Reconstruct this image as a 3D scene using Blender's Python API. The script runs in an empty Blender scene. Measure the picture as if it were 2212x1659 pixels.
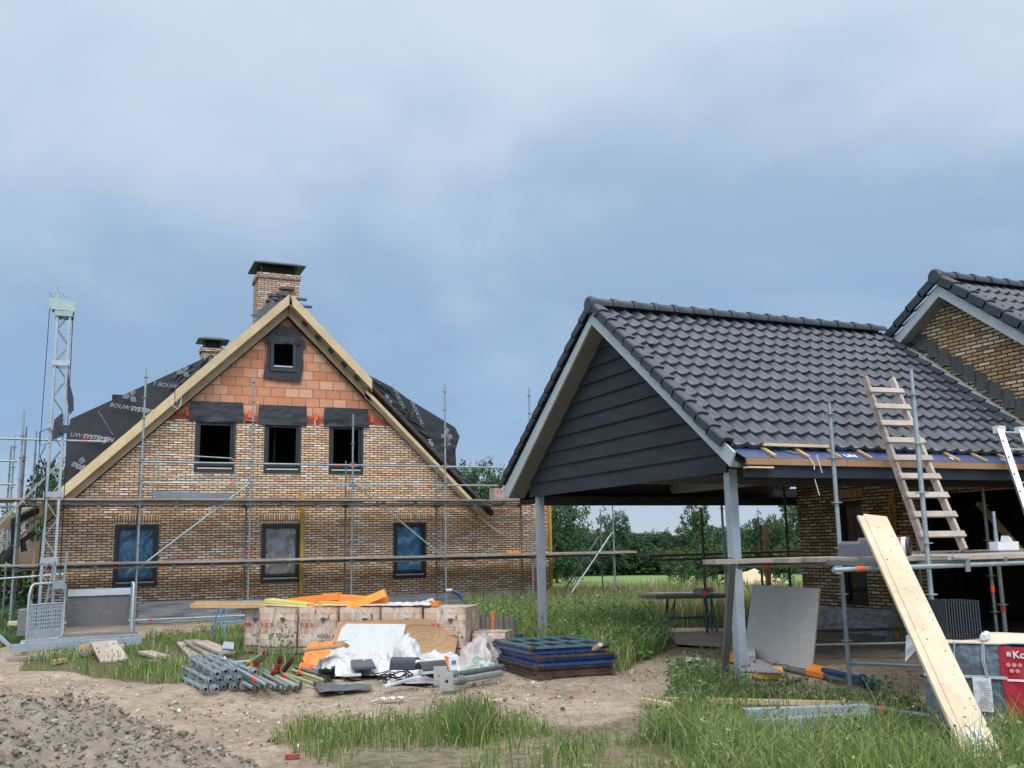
import bpy, math, random
import numpy as np
from mathutils import Vector, Matrix, noise
random.seed(7); R=random.random
def U(a,b): return a+(b-a)*random.random()
C=bpy.data.collections.new('scene'); bpy.context.scene.collection.children.link(C)
# ------------------------------------------------------------------ camera geometry (pixel units of a 2212x1659 photo)
c=(1106.,829.5); F=2063.; H=1.68
VL=(208.,1195.); VR=(5950.,1090.)
_X=Vector((VR[0]-c[0],-(VR[1]-c[1]),-F)).normalized()
_Y=Vector((VL[0]-c[0],-(VL[1]-c[1]),-F)); _Y=(_Y-_X*_Y.dot(_X)).normalized(); _Z=_X.cross(_Y)
def ray(x,y):
    d=Vector((x-c[0],-(y-c[1]),-F)); return (d.dot(_X),d.dot(_Y),d.dot(_Z))
def G(x,y,z=0.):
    r=ray(x,y); t=(z-H)/r[2]; return Vector((r[0]*t,r[1]*t,z))
def PX(x,y,v):
    r=ray(x,y); t=v/r[0]; return Vector((v,r[1]*t,H+r[2]*t))
def PY(x,y,v):
    r=ray(x,y); t=v/r[1]; return Vector((r[0]*t,v,H+r[2]*t))
cd=bpy.data.cameras.new('camera'); cam=bpy.data.objects.new('camera',cd); C.objects.link(cam)
cam.matrix_world=Matrix(((_X[0],_X[1],_X[2],0),(_Y[0],_Y[1],_Y[2],0),(_Z[0],_Z[1],_Z[2],H),(0,0,0,1)))
cd.sensor_width=36; cd.sensor_fit='HORIZONTAL'; cd.lens=F/2212*36; cd.clip_start=.1; cd.clip_end=3000
S=bpy.context.scene; S.camera=cam
S.view_settings.view_transform='Standard'; S.view_settings.look='None'; S.view_settings.exposure=0; S.view_settings.gamma=1
# ------------------------------------------------------------------ node helpers
def nt(m):
    m.use_nodes=True; t=m.node_tree; t.nodes.clear(); return t
class N:
    def __init__(s,t): s.t=t
    def n(s,ty,ins=None,**kw):
        o=s.t.nodes.new(ty)
        for k,v in kw.items(): setattr(o,k,v)
        for k,v in (ins or {}).items():
            if isinstance(v,bpy.types.NodeSocket): s.t.links.new(v,o.inputs[k])
            else: o.inputs[k].default_value=v
        return o
    def ramp(s,fac,stops,interp='LINEAR'):
        o=s.t.nodes.new('ShaderNodeValToRGB'); o.color_ramp.interpolation=interp; e=o.color_ramp.elements
        while len(e)>1: e.remove(e[0])
        e[0].position=stops[0][0]; e[0].color=(*stops[0][1],1)
        for p,col in stops[1:]:
            k=e.new(p); k.color=(*col,1)
        s.t.links.new(fac,o.inputs[0]); return o.outputs[0]
    def mix(s,f,a,b,mode='MIX'):
        o=s.t.nodes.new('ShaderNodeMix'); o.data_type='RGBA'; o.blend_type=mode; o.clamp_result=False
        for i,v in ((0,f),(6,a),(7,b)):
            if isinstance(v,bpy.types.NodeSocket): s.t.links.new(v,o.inputs[i])
            else: o.inputs[i].default_value=(v if i==0 else (*v,1) if len(v)==3 else v)
        return o.outputs[2]
    def math(s,op,a,b=0.,cl=False):
        o=s.t.nodes.new('ShaderNodeMath'); o.operation=op; o.use_clamp=cl
        for i,v in ((0,a),(1,b)):
            if isinstance(v,bpy.types.NodeSocket): s.t.links.new(v,o.inputs[i])
            else: o.inputs[i].default_value=v
        return o.outputs[0]
MATS={}
def mat(name,c1,c2=None,rough=.7,metal=0.,scale=6.,stretch=(1,1,1),bump=.15,bscale=None,coord='Object',spec=.5,rnd=.12,detail=5,grime=0.,trans=0.,alpha=1.):
    """generic weathered material: two tones mixed by noise, fine grain, bump, per-object variation"""
    if name in MATS: return MATS[name]
    m=bpy.data.materials.new(name); MATS[name]=m; t=nt(m); k=N(t)
    if c2 is None: c2=tuple(x*.72 for x in c1)
    tc=k.n('ShaderNodeTexCoord')
    mp=k.n('ShaderNodeMapping',{0:tc.outputs[coord],3:stretch})
    n1=k.n('ShaderNodeTexNoise',{'Vector':mp.outputs[0],'Scale':scale,'Detail':detail,'Roughness':.6})
    f=k.n('ShaderNodeMapRange',{0:n1.outputs[0],1:.3,2:.7}).outputs[0]
    col=k.mix(f,c1,c2)
    n2=k.n('ShaderNodeTexNoise',{'Vector':mp.outputs[0],'Scale':scale*7,'Detail':4})
    col=k.mix(.35,col,k.mix(n2.outputs[0],(.55,.55,.55),(1.45,1.45,1.45)),'MULTIPLY')
    oi=k.n('ShaderNodeObjectInfo')
    v=k.n('ShaderNodeMapRange',{0:oi.outputs['Random'],3:1-rnd,4:1+rnd}).outputs[0]
    hs=k.n('ShaderNodeHueSaturation',{'Color':col,'Value':v}); col=hs.outputs[0]
    if grime>0:
        n3=k.n('ShaderNodeTexNoise',{'Vector':tc.outputs[coord],'Scale':2.3,'Detail':8,'Roughness':.7})
        g=k.n('ShaderNodeMapRange',{0:n3.outputs[0],1:.52,2:.72,4:grime}).outputs[0]
        col=k.mix(g,col,(.16,.12,.09))
    b=k.n('ShaderNodeBump',{'Strength':bump,'Distance':.02,'Height':n2.outputs[0]})
    bs=k.n('ShaderNodeBsdfPrincipled',{'Base Color':col,'Metallic':metal,'Normal':b.outputs[0],'Specular IOR Level':spec})
    r=k.n('ShaderNodeMapRange',{0:n1.outputs[0],3:max(0,rough-.12),4:min(1,rough+.12)}); t.links.new(r.outputs[0],bs.inputs['Roughness'])
    sh=bs.outputs[0]
    if trans>0:
        tr=k.n('ShaderNodeBsdfTranslucent',{'Color':col}); mx=k.n('ShaderNodeMixShader',{0:trans,1:sh,2:tr.outputs[0]}); sh=mx.outputs[0]
    if alpha<1:
        tp=k.n('ShaderNodeBsdfTransparent'); mx=k.n('ShaderNodeMixShader',{0:alpha,1:tp.outputs[0],2:sh}); sh=mx.outputs[0]
    k.n('ShaderNodeOutputMaterial',{0:sh}); return m
PAL=[(.0,(0.633,0.45,0.282)),(.12,(0.51,0.333,0.212)),(.22,(0.714,0.528,0.343)),(.38,(0.581,0.372,0.242)),(.48,(0.693,0.489,0.303)),(.62,(0.744,0.577,0.414)),(.76,(0.439,0.283,0.192)),(.81,(0.633,0.401,0.282)),(.87,(0.795,0.705,0.636)),(.94,(0.673,0.479,0.293))]
def brick(name,ax,pal=PAL,bw=.222,bh=.0628,mortar=(.055,.042,.033),ms=.0115,vert=False,gain=1.):
    if name in MATS: return MATS[name]
    m=bpy.data.materials.new(name); MATS[name]=m; t=nt(m); k=N(t)
    ge=k.n('ShaderNodeNewGeometry'); sx=k.n('ShaderNodeSeparateXYZ',{0:ge.outputs['Position']})
    a=sx.outputs['X' if ax=='X' else 'Y'] if ax in 'XY' else k.math('ADD',sx.outputs[0],sx.outputs[1])
    z=sx.outputs['Z']
    wob=k.n('ShaderNodeTexNoise',{'Vector':ge.outputs['Position'],'Scale':9.,'Detail':3})
    wz=k.math('ADD',z,k.math('MULTIPLY',k.math('SUBTRACT',wob.outputs[0],.5),.012))
    cb=k.n('ShaderNodeCombineXYZ',({0:wz,1:a} if vert else {0:a,1:wz}))
    bt=k.n('ShaderNodeTexBrick',{'Vector':cb.outputs[0],'Color1':(0,0,0,1),'Color2':(1,1,1,1),'Mortar':(0,0,0,1),'Scale':1.,'Mortar Size':ms,'Mortar Smooth':.25,'Bias':0.,'Brick Width':bw,'Row Height':bh},offset=(.0 if vert else .5),offset_frequency=2,squash=1.)
    wide=k.n('ShaderNodeTexNoise',{'Vector':ge.outputs['Position'],'Scale':.9,'Detail':2})
    tint=k.n('ShaderNodeRGBToBW',{0:bt.outputs[0]}).outputs[0]
    col=k.ramp(tint,[(p,tuple(x*gain for x in cc)) for p,cc in pal],'CONSTANT')
    fn=k.n('ShaderNodeTexNoise',{'Vector':ge.outputs['Position'],'Scale':38.,'Detail':5,'Roughness':.7})
    col=k.mix(.8,col,k.mix(fn.outputs[0],(.45,.42,.4),(1.5,1.5,1.5)),'MULTIPLY')
    col=k.mix(.5,col,k.mix(wide.outputs[0],(.8,.78,.76),(1.2,1.2,1.2)),'MULTIPLY')
    col=k.mix(bt.outputs['Fac'],col,mortar)
    inv=k.math('SUBTRACT',1.,bt.outputs['Fac']); hgt=k.math('ADD',k.math('MULTIPLY',inv,1.),k.math('MULTIPLY',fn.outputs[0],.35))
    b=k.n('ShaderNodeBump',{'Strength':.7,'Distance':.012,'Height':hgt})
    bs=k.n('ShaderNodeBsdfPrincipled',{'Base Color':col,'Roughness':.9,'Normal':b.outputs[0],'Specular IOR Level':.2})
    k.n('ShaderNodeOutputMaterial',{0:bs.outputs[0]}); return m
# ------------------------------------------------------------------ mesh builder
class MB:
    def __init__(s): s.v=[]; s.f=[]; s.s=[]
    def add(s,vs,fs,sm=False):
        o=len(s.v); s.v+= [tuple(p) for p in vs]
        for f in fs: s.f.append(tuple(i+o for i in f)); s.s.append(sm)
        return s
    def build_split(s,name,m,parent):
        n=len(s.v); par=list(range(n))
        def fd(i):
            while par[i]!=i: par[i]=par[par[i]]; i=par[i]
            return i
        for f in s.f:
            for i in f[1:]: par[fd(i)]=fd(f[0])
        gr={}
        for f,q in zip(s.f,s.s): gr.setdefault(fd(f[0]),[]).append((f,q))
        for fs in gr.values():
            b=MB(); ids=sorted({i for f,_ in fs for i in f}); mp={i:k for k,i in enumerate(ids)}; b.v=[s.v[i] for i in ids]; b.f=[tuple(mp[i] for i in f) for f,_ in fs]; b.s=[q for _,q in fs]; b.build(name,m,parent)
    def box(s,x0,y0,z0,x1,y1,z1):
        vs=[(x,y,z) for x in (x0,x1) for y in (y0,y1) for z in (z0,z1)]
        return s.add(vs,[(0,1,3,2),(4,6,7,5),(0,4,5,1),(2,3,7,6),(0,2,6,4),(1,5,7,3)])
    def obox(s,ce,a,b,d):
        ce,a,b,d=map(Vector,(ce,a,b,d)); vs=[ce+i*a+j*b+k*d for i in (-1,1) for j in (-1,1) for k in (-1,1)]
        return s.add(vs,[(0,1,3,2),(4,6,7,5),(0,4,5,1),(2,3,7,6),(0,2,6,4),(1,5,7,3)])
    def beam(s,p,q,w,h,up=(0,0,1)):
        p,q=Vector(p),Vector(q); a=(q-p)/2; u=a.normalized(); up=Vector(up); sd=u.cross(up)
        if sd.length<1e-4: sd=u.cross(Vector((0,1,0)))
        sd.normalize(); up=sd.cross(u).normalized()
        return s.obox((p+q)/2,a,sd*w/2,up*h/2)
    def tube(s,p,q,r,n=8,r2=None,cap=True):
        p,q=Vector(p),Vector(q); u=(q-p).normalized(); a=u.orthogonal().normalized(); b=u.cross(a); r2=r if r2 is None else r2
        vs=[p+(a*math.cos(t)+b*math.sin(t))*r for t in [2*math.pi*i/n for i in range(n)]]+[q+(a*math.cos(t)+b*math.sin(t))*r2 for t in [2*math.pi*i/n for i in range(n)]]
        s.add(vs,[(i,(i+1)%n,n+(i+1)%n,n+i) for i in range(n)],True)
        if cap:
            s.add(vs[:n],[tuple(range(n))[::-1]]); s.add(vs[n:],[tuple(range(n))])
        return s
    def pipe(s,p,q,r,n=10,t=.15):
        """open hollow tube with a dark bore"""
        p,q=Vector(p),Vector(q); u=(q-p).normalized(); a=u.orthogonal().normalized(); b=u.cross(a)
        an=[2*math.pi*i/n for i in range(n)]; ri=r*(1-t)
        ring=lambda o,rr:[o+(a*math.cos(x)+b*math.sin(x))*rr for x in an]
        vs=ring(p,r)+ring(q,r)+ring(p,ri)+ring(q,ri); fs=[]
        for i in range(n):
            j=(i+1)%n; fs+= [(i,j,n+j,n+i),(2*n+j,2*n+i,3*n+i,3*n+j)]
        s.add(vs,fs,True)
        s.add(vs,[(j,i,2*n+i,2*n+j) for i,j in ((i,(i+1)%n) for i in range(n))]+[(n+i,n+j,3*n+j,3*n+i) for i,j in ((i,(i+1)%n) for i in range(n))])
        return s
    def path(s,pts,r,n=6,closed=False):
        pts=[Vector(p) for p in pts]; m=len(pts); vs=[]; a=None
        for i,p in enumerate(pts):
            d=(pts[min(i+1,m-1)]-pts[max(i-1,0)]); d=d.normalized() if d.length>1e-9 else Vector((0,0,1))
            if a is None: a=d.orthogonal().normalized()
            a=(a-d*a.dot(d)); a=a.normalized() if a.length>1e-6 else d.orthogonal().normalized(); b=d.cross(a)
            vs+=[p+(a*math.cos(t)+b*math.sin(t))*r for t in [2*math.pi*k/n for k in range(n)]]
        fs=[(i*n+k,i*n+(k+1)%n,(i+1)*n+(k+1)%n,(i+1)*n+k) for i in range(m-1) for k in range(n)]
        s.add(vs,fs,True); s.add(vs[:n],[tuple(range(n))[::-1]]); s.add(vs[-n:],[tuple(range(n))]); return s
    def prism(s,pts,vec):
        pts=[Vector(p) for p in pts]; vec=Vector(vec); n=len(pts); vs=pts+[p+vec for p in pts]
        return s.add(vs,[tuple(range(n))[::-1],tuple(range(n,2*n))]+[(i,(i+1)%n,n+(i+1)%n,n+i) for i in range(n)])
    def disc(s,p,ax,r,th,n=14): p=Vector(p); ax=Vector(ax).normalized(); return s.tube(p-ax*th/2,p+ax*th/2,r,n)
    def grid(s,fn,nu,nv,sm=True):
        vs=[fn(i/nu,j/nv) for j in range(nv+1) for i in range(nu+1)]
        return s.add(vs,[(j*(nu+1)+i,j*(nu+1)+i+1,(j+1)*(nu+1)+i+1,(j+1)*(nu+1)+i) for j in range(nv) for i in range(nu)],sm)
    def slab(s,fn,nu,nv,th,sm=True):
        """sheet of real thickness: fn(u,v)->point; th vector"""
        th=Vector(th); n=(nu+1)*(nv+1)
        a=[Vector(fn(i/nu,j/nv)) for j in range(nv+1) for i in range(nu+1)]
        s.add(a+[p+th for p in a],[(j*(nu+1)+i,j*(nu+1)+i+1,(j+1)*(nu+1)+i+1,(j+1)*(nu+1)+i) for j in range(nv) for i in range(nu)]+
              [tuple(n+q for q in (j*(nu+1)+i,(j+1)*(nu+1)+i,(j+1)*(nu+1)+i+1,j*(nu+1)+i+1)) for j in range(nv) for i in range(nu)],sm)
        e=[(i,i+1) for i in range(nu)]+[(nv*(nu+1)+i+1,nv*(nu+1)+i) for i in range(nu)]+[((j+1)*(nu+1),j*(nu+1)) for j in range(nv)]+[(j*(nu+1)+nu,(j+1)*(nu+1)+nu) for j in range(nv)]
        return s.add(a+[p+th for p in a],[(q,p,n+p,n+q) for p,q in e])
    def build(s,name,m,parent=None,loc=None):
        me=bpy.data.meshes.new(name)
        o=bpy.data.objects.new(name,me)
        if parent is not None:
            off=wloc(parent); o.parent=parent
            if parent.type=='MESH': pass
        else:
            off=Vector(loc) if loc is not None else Vector((0,0,0)); o.location=off
        me.from_pydata([tuple(Vector(p)-off) for p in s.v],[],s.f); me.polygons.foreach_set('use_smooth',s.s); me.materials.append(m); me.update()
        C.objects.link(o); return o
def wloc(o):
    l=Vector((0,0,0))
    while o is not None: l=l+o.location; o=o.parent
    return l
def tag(o,label=None,cat=None,group=None,kind=None):
    if label: o['label']=label
    if cat: o['category']=cat
    if group: o['group']=group
    if kind: o['kind']=kind
    return o
def thing(name,label,cat,loc=(0,0,0),group=None):
    o=bpy.data.objects.new(name,None); C.objects.link(o); o.location=loc; o.empty_display_size=.2
    return tag(o,label,cat,group)
def copy_tree(o,loc=None,rot=None,scale=None,label=None,parent=None):
    r=o.copy(); C.objects.link(r)
    if parent is not None: r.parent=parent
    if loc is not None: r.location=loc
    if rot is not None: r.rotation_euler=rot
    if scale is not None: r.scale=scale
    if label: r['label']=label
    for ch in list(o.children): copy_tree(ch,parent=r)
    return r
def plate(outer,holes,th,fn):
    """flat slab with openings -> MB; fn maps (u,v,w) to a point"""
    cu=bpy.data.curves.new('tmp','CURVE'); cu.dimensions='2D'; cu.fill_mode='BOTH'; cu.extrude=th/2
    for pl in [outer]+holes:
        sp=cu.splines.new('POLY'); sp.points.add(len(pl)-1); sp.use_cyclic_u=True
        for i,p in enumerate(pl): sp.points[i].co=(p[0],p[1],0,1)
    o=bpy.data.objects.new('tmp',cu); C.objects.link(o); bpy.context.view_layer.update()
    me=bpy.data.meshes.new_from_object(o.evaluated_get(bpy.context.evaluated_depsgraph_get()))
    b=MB(); b.add([fn(v.co.x,v.co.y,v.co.z+th/2) for v in me.vertices],[tuple(p.vertices) for p in me.polygons])
    bpy.data.objects.remove(o); bpy.data.curves.remove(cu); bpy.data.meshes.remove(me); return b
def text(s,size,fn,shear=0,bold=0.,sp=1.,th=.001):
    cu=bpy.data.curves.new('tmp','FONT'); cu.body=s; cu.size=size; cu.shear=shear; cu.offset=bold; cu.extrude=th; cu.space_character=sp; cu.align_x='LEFT'; cu.resolution_u=3
    o=bpy.data.objects.new('tmp',cu); C.objects.link(o); bpy.context.view_layer.update()
    me=bpy.data.meshes.new_from_object(o.evaluated_get(bpy.context.evaluated_depsgraph_get()))
    b=MB(); w=max([v.co.x for v in me.vertices] or [0]); b.add([fn(v.co.x,v.co.y,v.co.z) for v in me.vertices],[tuple(p.vertices) for p in me.polygons])
    bpy.data.objects.remove(o); bpy.data.curves.remove(cu); bpy.data.meshes.remove(me); return b,w
def rect(x0,z0,x1,z1): return [(x0,z0),(x1,z0),(x1,z1),(x0,z1)]
# ------------------------------------------------------------------ world
W=bpy.data.worlds.new('World'); S.world=W; W.use_nodes=True; t=W.node_tree; t.nodes.clear(); k=N(t)
SUN_EL,SUN_AZ=math.radians(48),math.radians(205)
tc=k.n('ShaderNodeTexCoord'); sky=k.n('ShaderNodeTexSky',sky_type='NISHITA',sun_disc=False,sun_elevation=SUN_EL,sun_rotation=SUN_AZ,air_density=1.2,dust_density=2.)
sp=k.n('ShaderNodeSeparateXYZ',{0:tc.outputs['Generated']}); z=sp.outputs[2]
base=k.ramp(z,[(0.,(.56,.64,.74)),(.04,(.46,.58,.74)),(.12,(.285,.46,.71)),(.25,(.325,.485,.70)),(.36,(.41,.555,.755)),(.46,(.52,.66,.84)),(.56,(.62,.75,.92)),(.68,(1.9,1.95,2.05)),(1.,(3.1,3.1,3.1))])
zz=k.math('MAXIMUM',k.math('ADD',z,.25),.1)
pr=k.n('ShaderNodeCombineXYZ',{0:k.math('DIVIDE',sp.outputs[0],zz),1:k.math('DIVIDE',sp.outputs[1],zz),2:.3})
n1=k.n('ShaderNodeTexNoise',{'Vector':pr.outputs[0],'Scale':1.0,'Detail':6,'Roughness':.52,'Distortion':.5})
n2=k.n('ShaderNodeTexNoise',{'Vector':pr.outputs[0],'Scale':3.3,'Detail':4,'Roughness':.5,'Distortion':.4})
cl=k.math('ADD',k.math('MULTIPLY',n1.outputs[0],.75),k.math('MULTIPLY',n2.outputs[0],.25))
f=k.n('ShaderNodeMapRange',{0:cl,1:.44,2:.62}).outputs[0]
amt=k.n('ShaderNodeMapRange',{0:z,1:.08,2:.40,3:.18,4:.85}).outputs[0]
light=k.mix(k.math('MULTIPLY',f,amt),base,k.mix(.8,base,(.72,.80,.92)))
f2=k.n('ShaderNodeMapRange',{0:n1.outputs[0],1:.56,2:.36,3:0.,4:.42}).outputs[0]
col=k.mix(k.math('MULTIPLY',f2,amt),light,(.27,.37,.53))
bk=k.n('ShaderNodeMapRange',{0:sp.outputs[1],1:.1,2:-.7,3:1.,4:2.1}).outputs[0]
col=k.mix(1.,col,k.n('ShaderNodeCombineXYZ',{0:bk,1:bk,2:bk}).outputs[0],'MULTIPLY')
# thick overcast over the physical sky: clouds in units of the 0.1-strength background
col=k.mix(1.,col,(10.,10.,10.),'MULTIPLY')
col=k.mix(.93,sky.outputs[0],col)
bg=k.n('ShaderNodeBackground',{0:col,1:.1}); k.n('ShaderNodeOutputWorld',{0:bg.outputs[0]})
sl=bpy.data.lights.new('sun','SUN'); so=bpy.data.objects.new('sun',sl); C.objects.link(so)
sl.energy=1.4; sl.angle=math.radians(22); sl.color=(1,.95,.88)
d=Vector((math.sin(SUN_AZ)*math.cos(SUN_EL),math.cos(SUN_AZ)*math.cos(SUN_EL),math.sin(SUN_EL)))
so.rotation_euler=d.to_track_quat('Z','Y').to_euler(); so.location=(0,-10,20)
# ------------------------------------------------------------------ shared materials
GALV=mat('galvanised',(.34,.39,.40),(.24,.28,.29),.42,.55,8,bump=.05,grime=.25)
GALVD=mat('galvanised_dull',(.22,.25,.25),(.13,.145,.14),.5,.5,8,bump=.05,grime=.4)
STEELB=mat('galvanised_beam',(.38,.43,.47),(.29,.335,.37),.5,.35,5,bump=.04)
RED=mat('orange_red_tape',(.85,.10,.04),(.7,.07,.03),.5)
WOODN=mat('fresh_timber',(.58,.40,.19),(.42,.27,.12),.6,0,3,(1,1,1),.1)
WOODP=mat('pale_timber',(.66,.54,.36),(.5,.385,.235),.6,0,2.2,(1,1,.25),.12)
WOODG=mat('weathered_timber',(.30,.255,.22),(.17,.14,.12),.85,0,4,(.35,1,1),.3)
WOODL=mat('pale_weathered_timber',(.40,.34,.29),(.28,.23,.195),.85,0,4,(.5,1,1),.25,grime=.3)
DECKM=mat('deck_boards',(.34,.29,.25),(.19,.155,.13),.85,0,3,(.3,3,1),.3)
ANTH=mat('anthracite_frame',(.022,.027,.032),(.014,.017,.021),.45,0,4,bump=.02)
MEMB=mat('roof_membrane',(.026,.028,.032),(.015,.016,.019),.62,0,1.7,(1,1,1),.25)
WHITE=mat('white_plastic',(.72,.73,.75),(.58,.6,.62),.45,0,3)
PRINT=mat('white_print',(.33,.35,.37),(.24,.26,.28),.6)
BLACK=mat('near_black',(.008,.008,.009),(.004,.004,.005),.8)
WHITEP=mat('white_painted_board',(.56,.58,.57),(.49,.51,.505),.5,0,2,bump=.02,rnd=.02)
# ================================================================== GROUND AND GRASS
def inpoly(x,y,P):
    r=np.zeros(x.shape,bool); n=len(P); j=n-1
    for i in range(n):
        xi,yi=P[i]; xj,yj=P[j]
        cnd=((yi>y)!=(yj>y))&(x<(xj-xi)*(y-yi)/(yj-yi+1e-12)+xi); r^=cnd; j=i
    return r
def gp(pts): return [tuple(G(*p)[:2]) for p in pts]
REG={ # ground areas that carry vegetation
 'left':gp([(40,1448),(60,1424),(230,1402),(262,1380),(420,1363),(640,1355),(760,1385),(700,1440),(640,1462),(560,1478),(400,1474),(385,1478),(290,1476),(150,1450)]),
 'weeds':gp([(1110,1390),(1010,1392),(1000,1340),(1195,1330),(1330,1318),(1400,1318),(1425,1362),(1440,1400),(1345,1452),(1262,1428),(1195,1396)]),
 'meadow':gp([(1000,1345),(1000,1300),(1205,1284),(1750,1280),(1760,1350),(1560,1356),(1430,1352),(1400,1325)]),
 'front':gp([(575,1608),(650,1565),(800,1556),(930,1535),(1010,1532),(1085,1555),(1250,1562),(1370,1545),(1425,1500),(1480,1480),(1560,1492),(1600,1500),(1720,1510),(1990,1530),(2100,1580),(2300,1565),(2300,1740),(800,1740),(690,1650),(620,1622)]),
 'frontR':gp([(1380,1600),(1500,1572),(1600,1596),(1760,1598),(1940,1590),(2010,1600),(2120,1606),(2300,1575),(2300,1760),(1460,1760),(1530,1650)]),
 'postbase':gp([(1440,1500),(1452,1462),(1500,1448),(1560,1452),(1600,1486),(1700,1500),(1760,1508),(1900,1518),(1990,1530),(1990,1545),(1850,1540),(1620,1548),(1500,1560)]),
 'behindlift':gp([(-200,1402),(-200,1290),(60,1290),(120,1300),(140,1372),(60,1392)]),
 'underpost':gp([(1385,1470),(1350,1455),(1440,1420),(1560,1400),(1600,1410),(1500,1440)]),
}
def nz(x,y,s,o=0.):
    return np.array([noise.noise(Vector((a*s+o,b*s-o,o*1.7))) for a,b in zip(x,y)])
def gz(x,y):
    """ground height: level around the site, falling very gently to the wood"""
    d=np.clip((np.hypot(x,y)-30)/50,0,1); return -.8*d*d*(3-2*d)
xs=np.concatenate([[-900,-400,-200,-110,-70,-50,-38,-30,-24,-18,-14,-11,-9,-7.5,-6,-5],np.arange(-4.4,14.2,.14),[15,16,17.5,19,21,24,28,33,40,50,65,85,120,200,400,900]])
ys=np.concatenate([[-60,-30,-15,-8,-4,-1,1,2.5,3.5],np.arange(4.2,20,.14),np.arange(20,32,.35),[33,34.5,36,38,41,45,50,56,63,70,78,87,97,120,160,250,420,700,1300]])
GX,GY=np.meshgrid(xs,ys); gx,gy=GX.ravel(),GY.ravel()
near=(gx>-5)&(gx<15)&(gy>4)&(gy<33)
bz=gz(gx,gy)
nn=nz(gx,gy,1.1)*.035+nz(gx,gy,4.,3)*.018+nz(gx,gy,.3,7)*.04
for rc in (0.,1.7):
    dr=np.abs(gy-(12.4-rc-.42*(gx-1)))/.22; nn-=np.exp(-dr*dr)*.035*(.6+.8*nz(gx,gy,1.6,9)); nn+=np.exp(-(dr-1.6)**2*2)*.018
nn=np.where(near,nn-.02,0.)
gzz=bz+nn
me=bpy.data.meshes.new('ground'); nx,ny=len(xs),len(ys)
idx=np.arange(nx*ny).reshape(ny,nx); fc=np.stack([idx[:-1,:-1],idx[:-1,1:],idx[1:,1:],idx[1:,:-1]],-1).reshape(-1,4)
me.from_pydata(np.stack([gx,gy,gzz],1).tolist(),[],fc.tolist()); me.polygons.foreach_set('use_smooth',[True]*len(fc))
veg=np.zeros(len(gx))
for kx,P in REG.items():
    if kx=='underpost': continue
    for ddx,ddy in ((0,0),(.12,0),(-.12,0),(0,.12),(0,-.12)): veg+=inpoly(gx+ddx,gy+ddy,P)*.2*(1. if kx not in('front',) else .55)
field=(np.hypot(gx,gy)>31)|(gx<-6)|((gy>19)&(gx<-1.6))
veg=np.clip(veg,0,1); veg[field]=1
fld=np.clip((np.hypot(gx,gy)-36)/8,0,1)
for nm,arr in (('veg',veg),('field',fld)):
    a=me.attributes.new(nm,'FLOAT','POINT'); a.data.foreach_set('value',arr.astype(np.float32))
gm=bpy.data.materials.new('ground_soil'); t=nt(gm); k=N(t)
ge=k.n('ShaderNodeNewGeometry'); P=ge.outputs['Position']
a1=k.n('ShaderNodeTexNoise',{'Vector':P,'Scale':.8,'Detail':6,'Roughness':.6}); a2=k.n('ShaderNodeTexNoise',{'Vector':P,'Scale':9.,'Detail':8,'Roughness':.7}); a3=k.n('ShaderNodeTexNoise',{'Vector':P,'Scale':60.,'Detail':4})
soil=k.ramp(a1.outputs[0],[(.3,(.235,.18,.13)),(.5,(.325,.262,.198)),(.7,(.40,.33,.26))])
soil=k.mix(.75,soil,k.ramp(a2.outputs[0],[(.32,(.42,.39,.36)),(.46,(.9,.9,.9)),(.68,(1.4,1.4,1.38))]),'MULTIPLY')
soil=k.mix(.5,soil,k.ramp(a3.outputs[0],[(.3,(.5,.5,.5)),(.7,(1.4,1.4,1.4))]),'MULTIPLY')
vo=k.n('ShaderNodeTexVoronoi',{'Vector':P,'Scale':14.},feature='F1'); st=k.math('LESS_THAN',vo.outputs['Distance'],.13); rs=k.n('ShaderNodeSeparateColor',{0:vo.outputs['Color']})
soil=k.mix(k.math('MULTIPLY',st,k.math('GREATER_THAN',rs.outputs[0],.72)),soil,k.mix(rs.outputs[1],(.14,.09,.08),(.62,.58,.54)))
dmp=k.n('ShaderNodeTexNoise',{'Vector':P,'Scale':.55,'Detail':7,'Roughness':.65}); soil=k.mix(k.n('ShaderNodeMapRange',{0:dmp.outputs[0],1:.50,2:.66,4:.5}).outputs[0],soil,(.17,.13,.10))
grs=k.mix(a2.outputs[0],(.035,.05,.018),(.12,.11,.05))
fg=k.mix(a1.outputs[0],(.125,.215,.065),(.17,.265,.09)); fg=k.mix(.5,fg,k.ramp(a2.outputs[0],[(.3,(.7,.7,.7)),(.7,(1.25,1.25,1.2))]),'MULTIPLY')
at=k.n('ShaderNodeAttribute',attribute_name='veg'); af=k.n('ShaderNodeAttribute',attribute_name='field')
edge=k.math('ADD',at.outputs['Fac'],k.math('MULTIPLY',k.math('SUBTRACT',a2.outputs[0],.5),1.1)); fe=k.n('ShaderNodeMapRange',{0:edge,1:.42,2:.62}).outputs[0]
col=k.mix(k.math('MULTIPLY',fe,.85),soil,grs); col=k.mix(af.outputs['Fac'],col,fg)
hh=k.math('ADD',k.math('MULTIPLY',a2.outputs[0],1.),k.math('MULTIPLY',a3.outputs[0],.25))
b=k.n('ShaderNodeBump',{'Strength':.8,'Distance':.05,'Height':hh})
bs=k.n('ShaderNodeBsdfPrincipled',{'Base Color':col,'Roughness':.95,'Normal':b.outputs[0],'Specular IOR Level':.1}); k.n('ShaderNodeOutputMaterial',{0:bs.outputs[0]})
me.materials.append(gm); go=bpy.data.objects.new('ground',me); C.objects.link(go); tag(go,'sandy building-site ground running out into a green field','ground',kind='structure')

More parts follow.
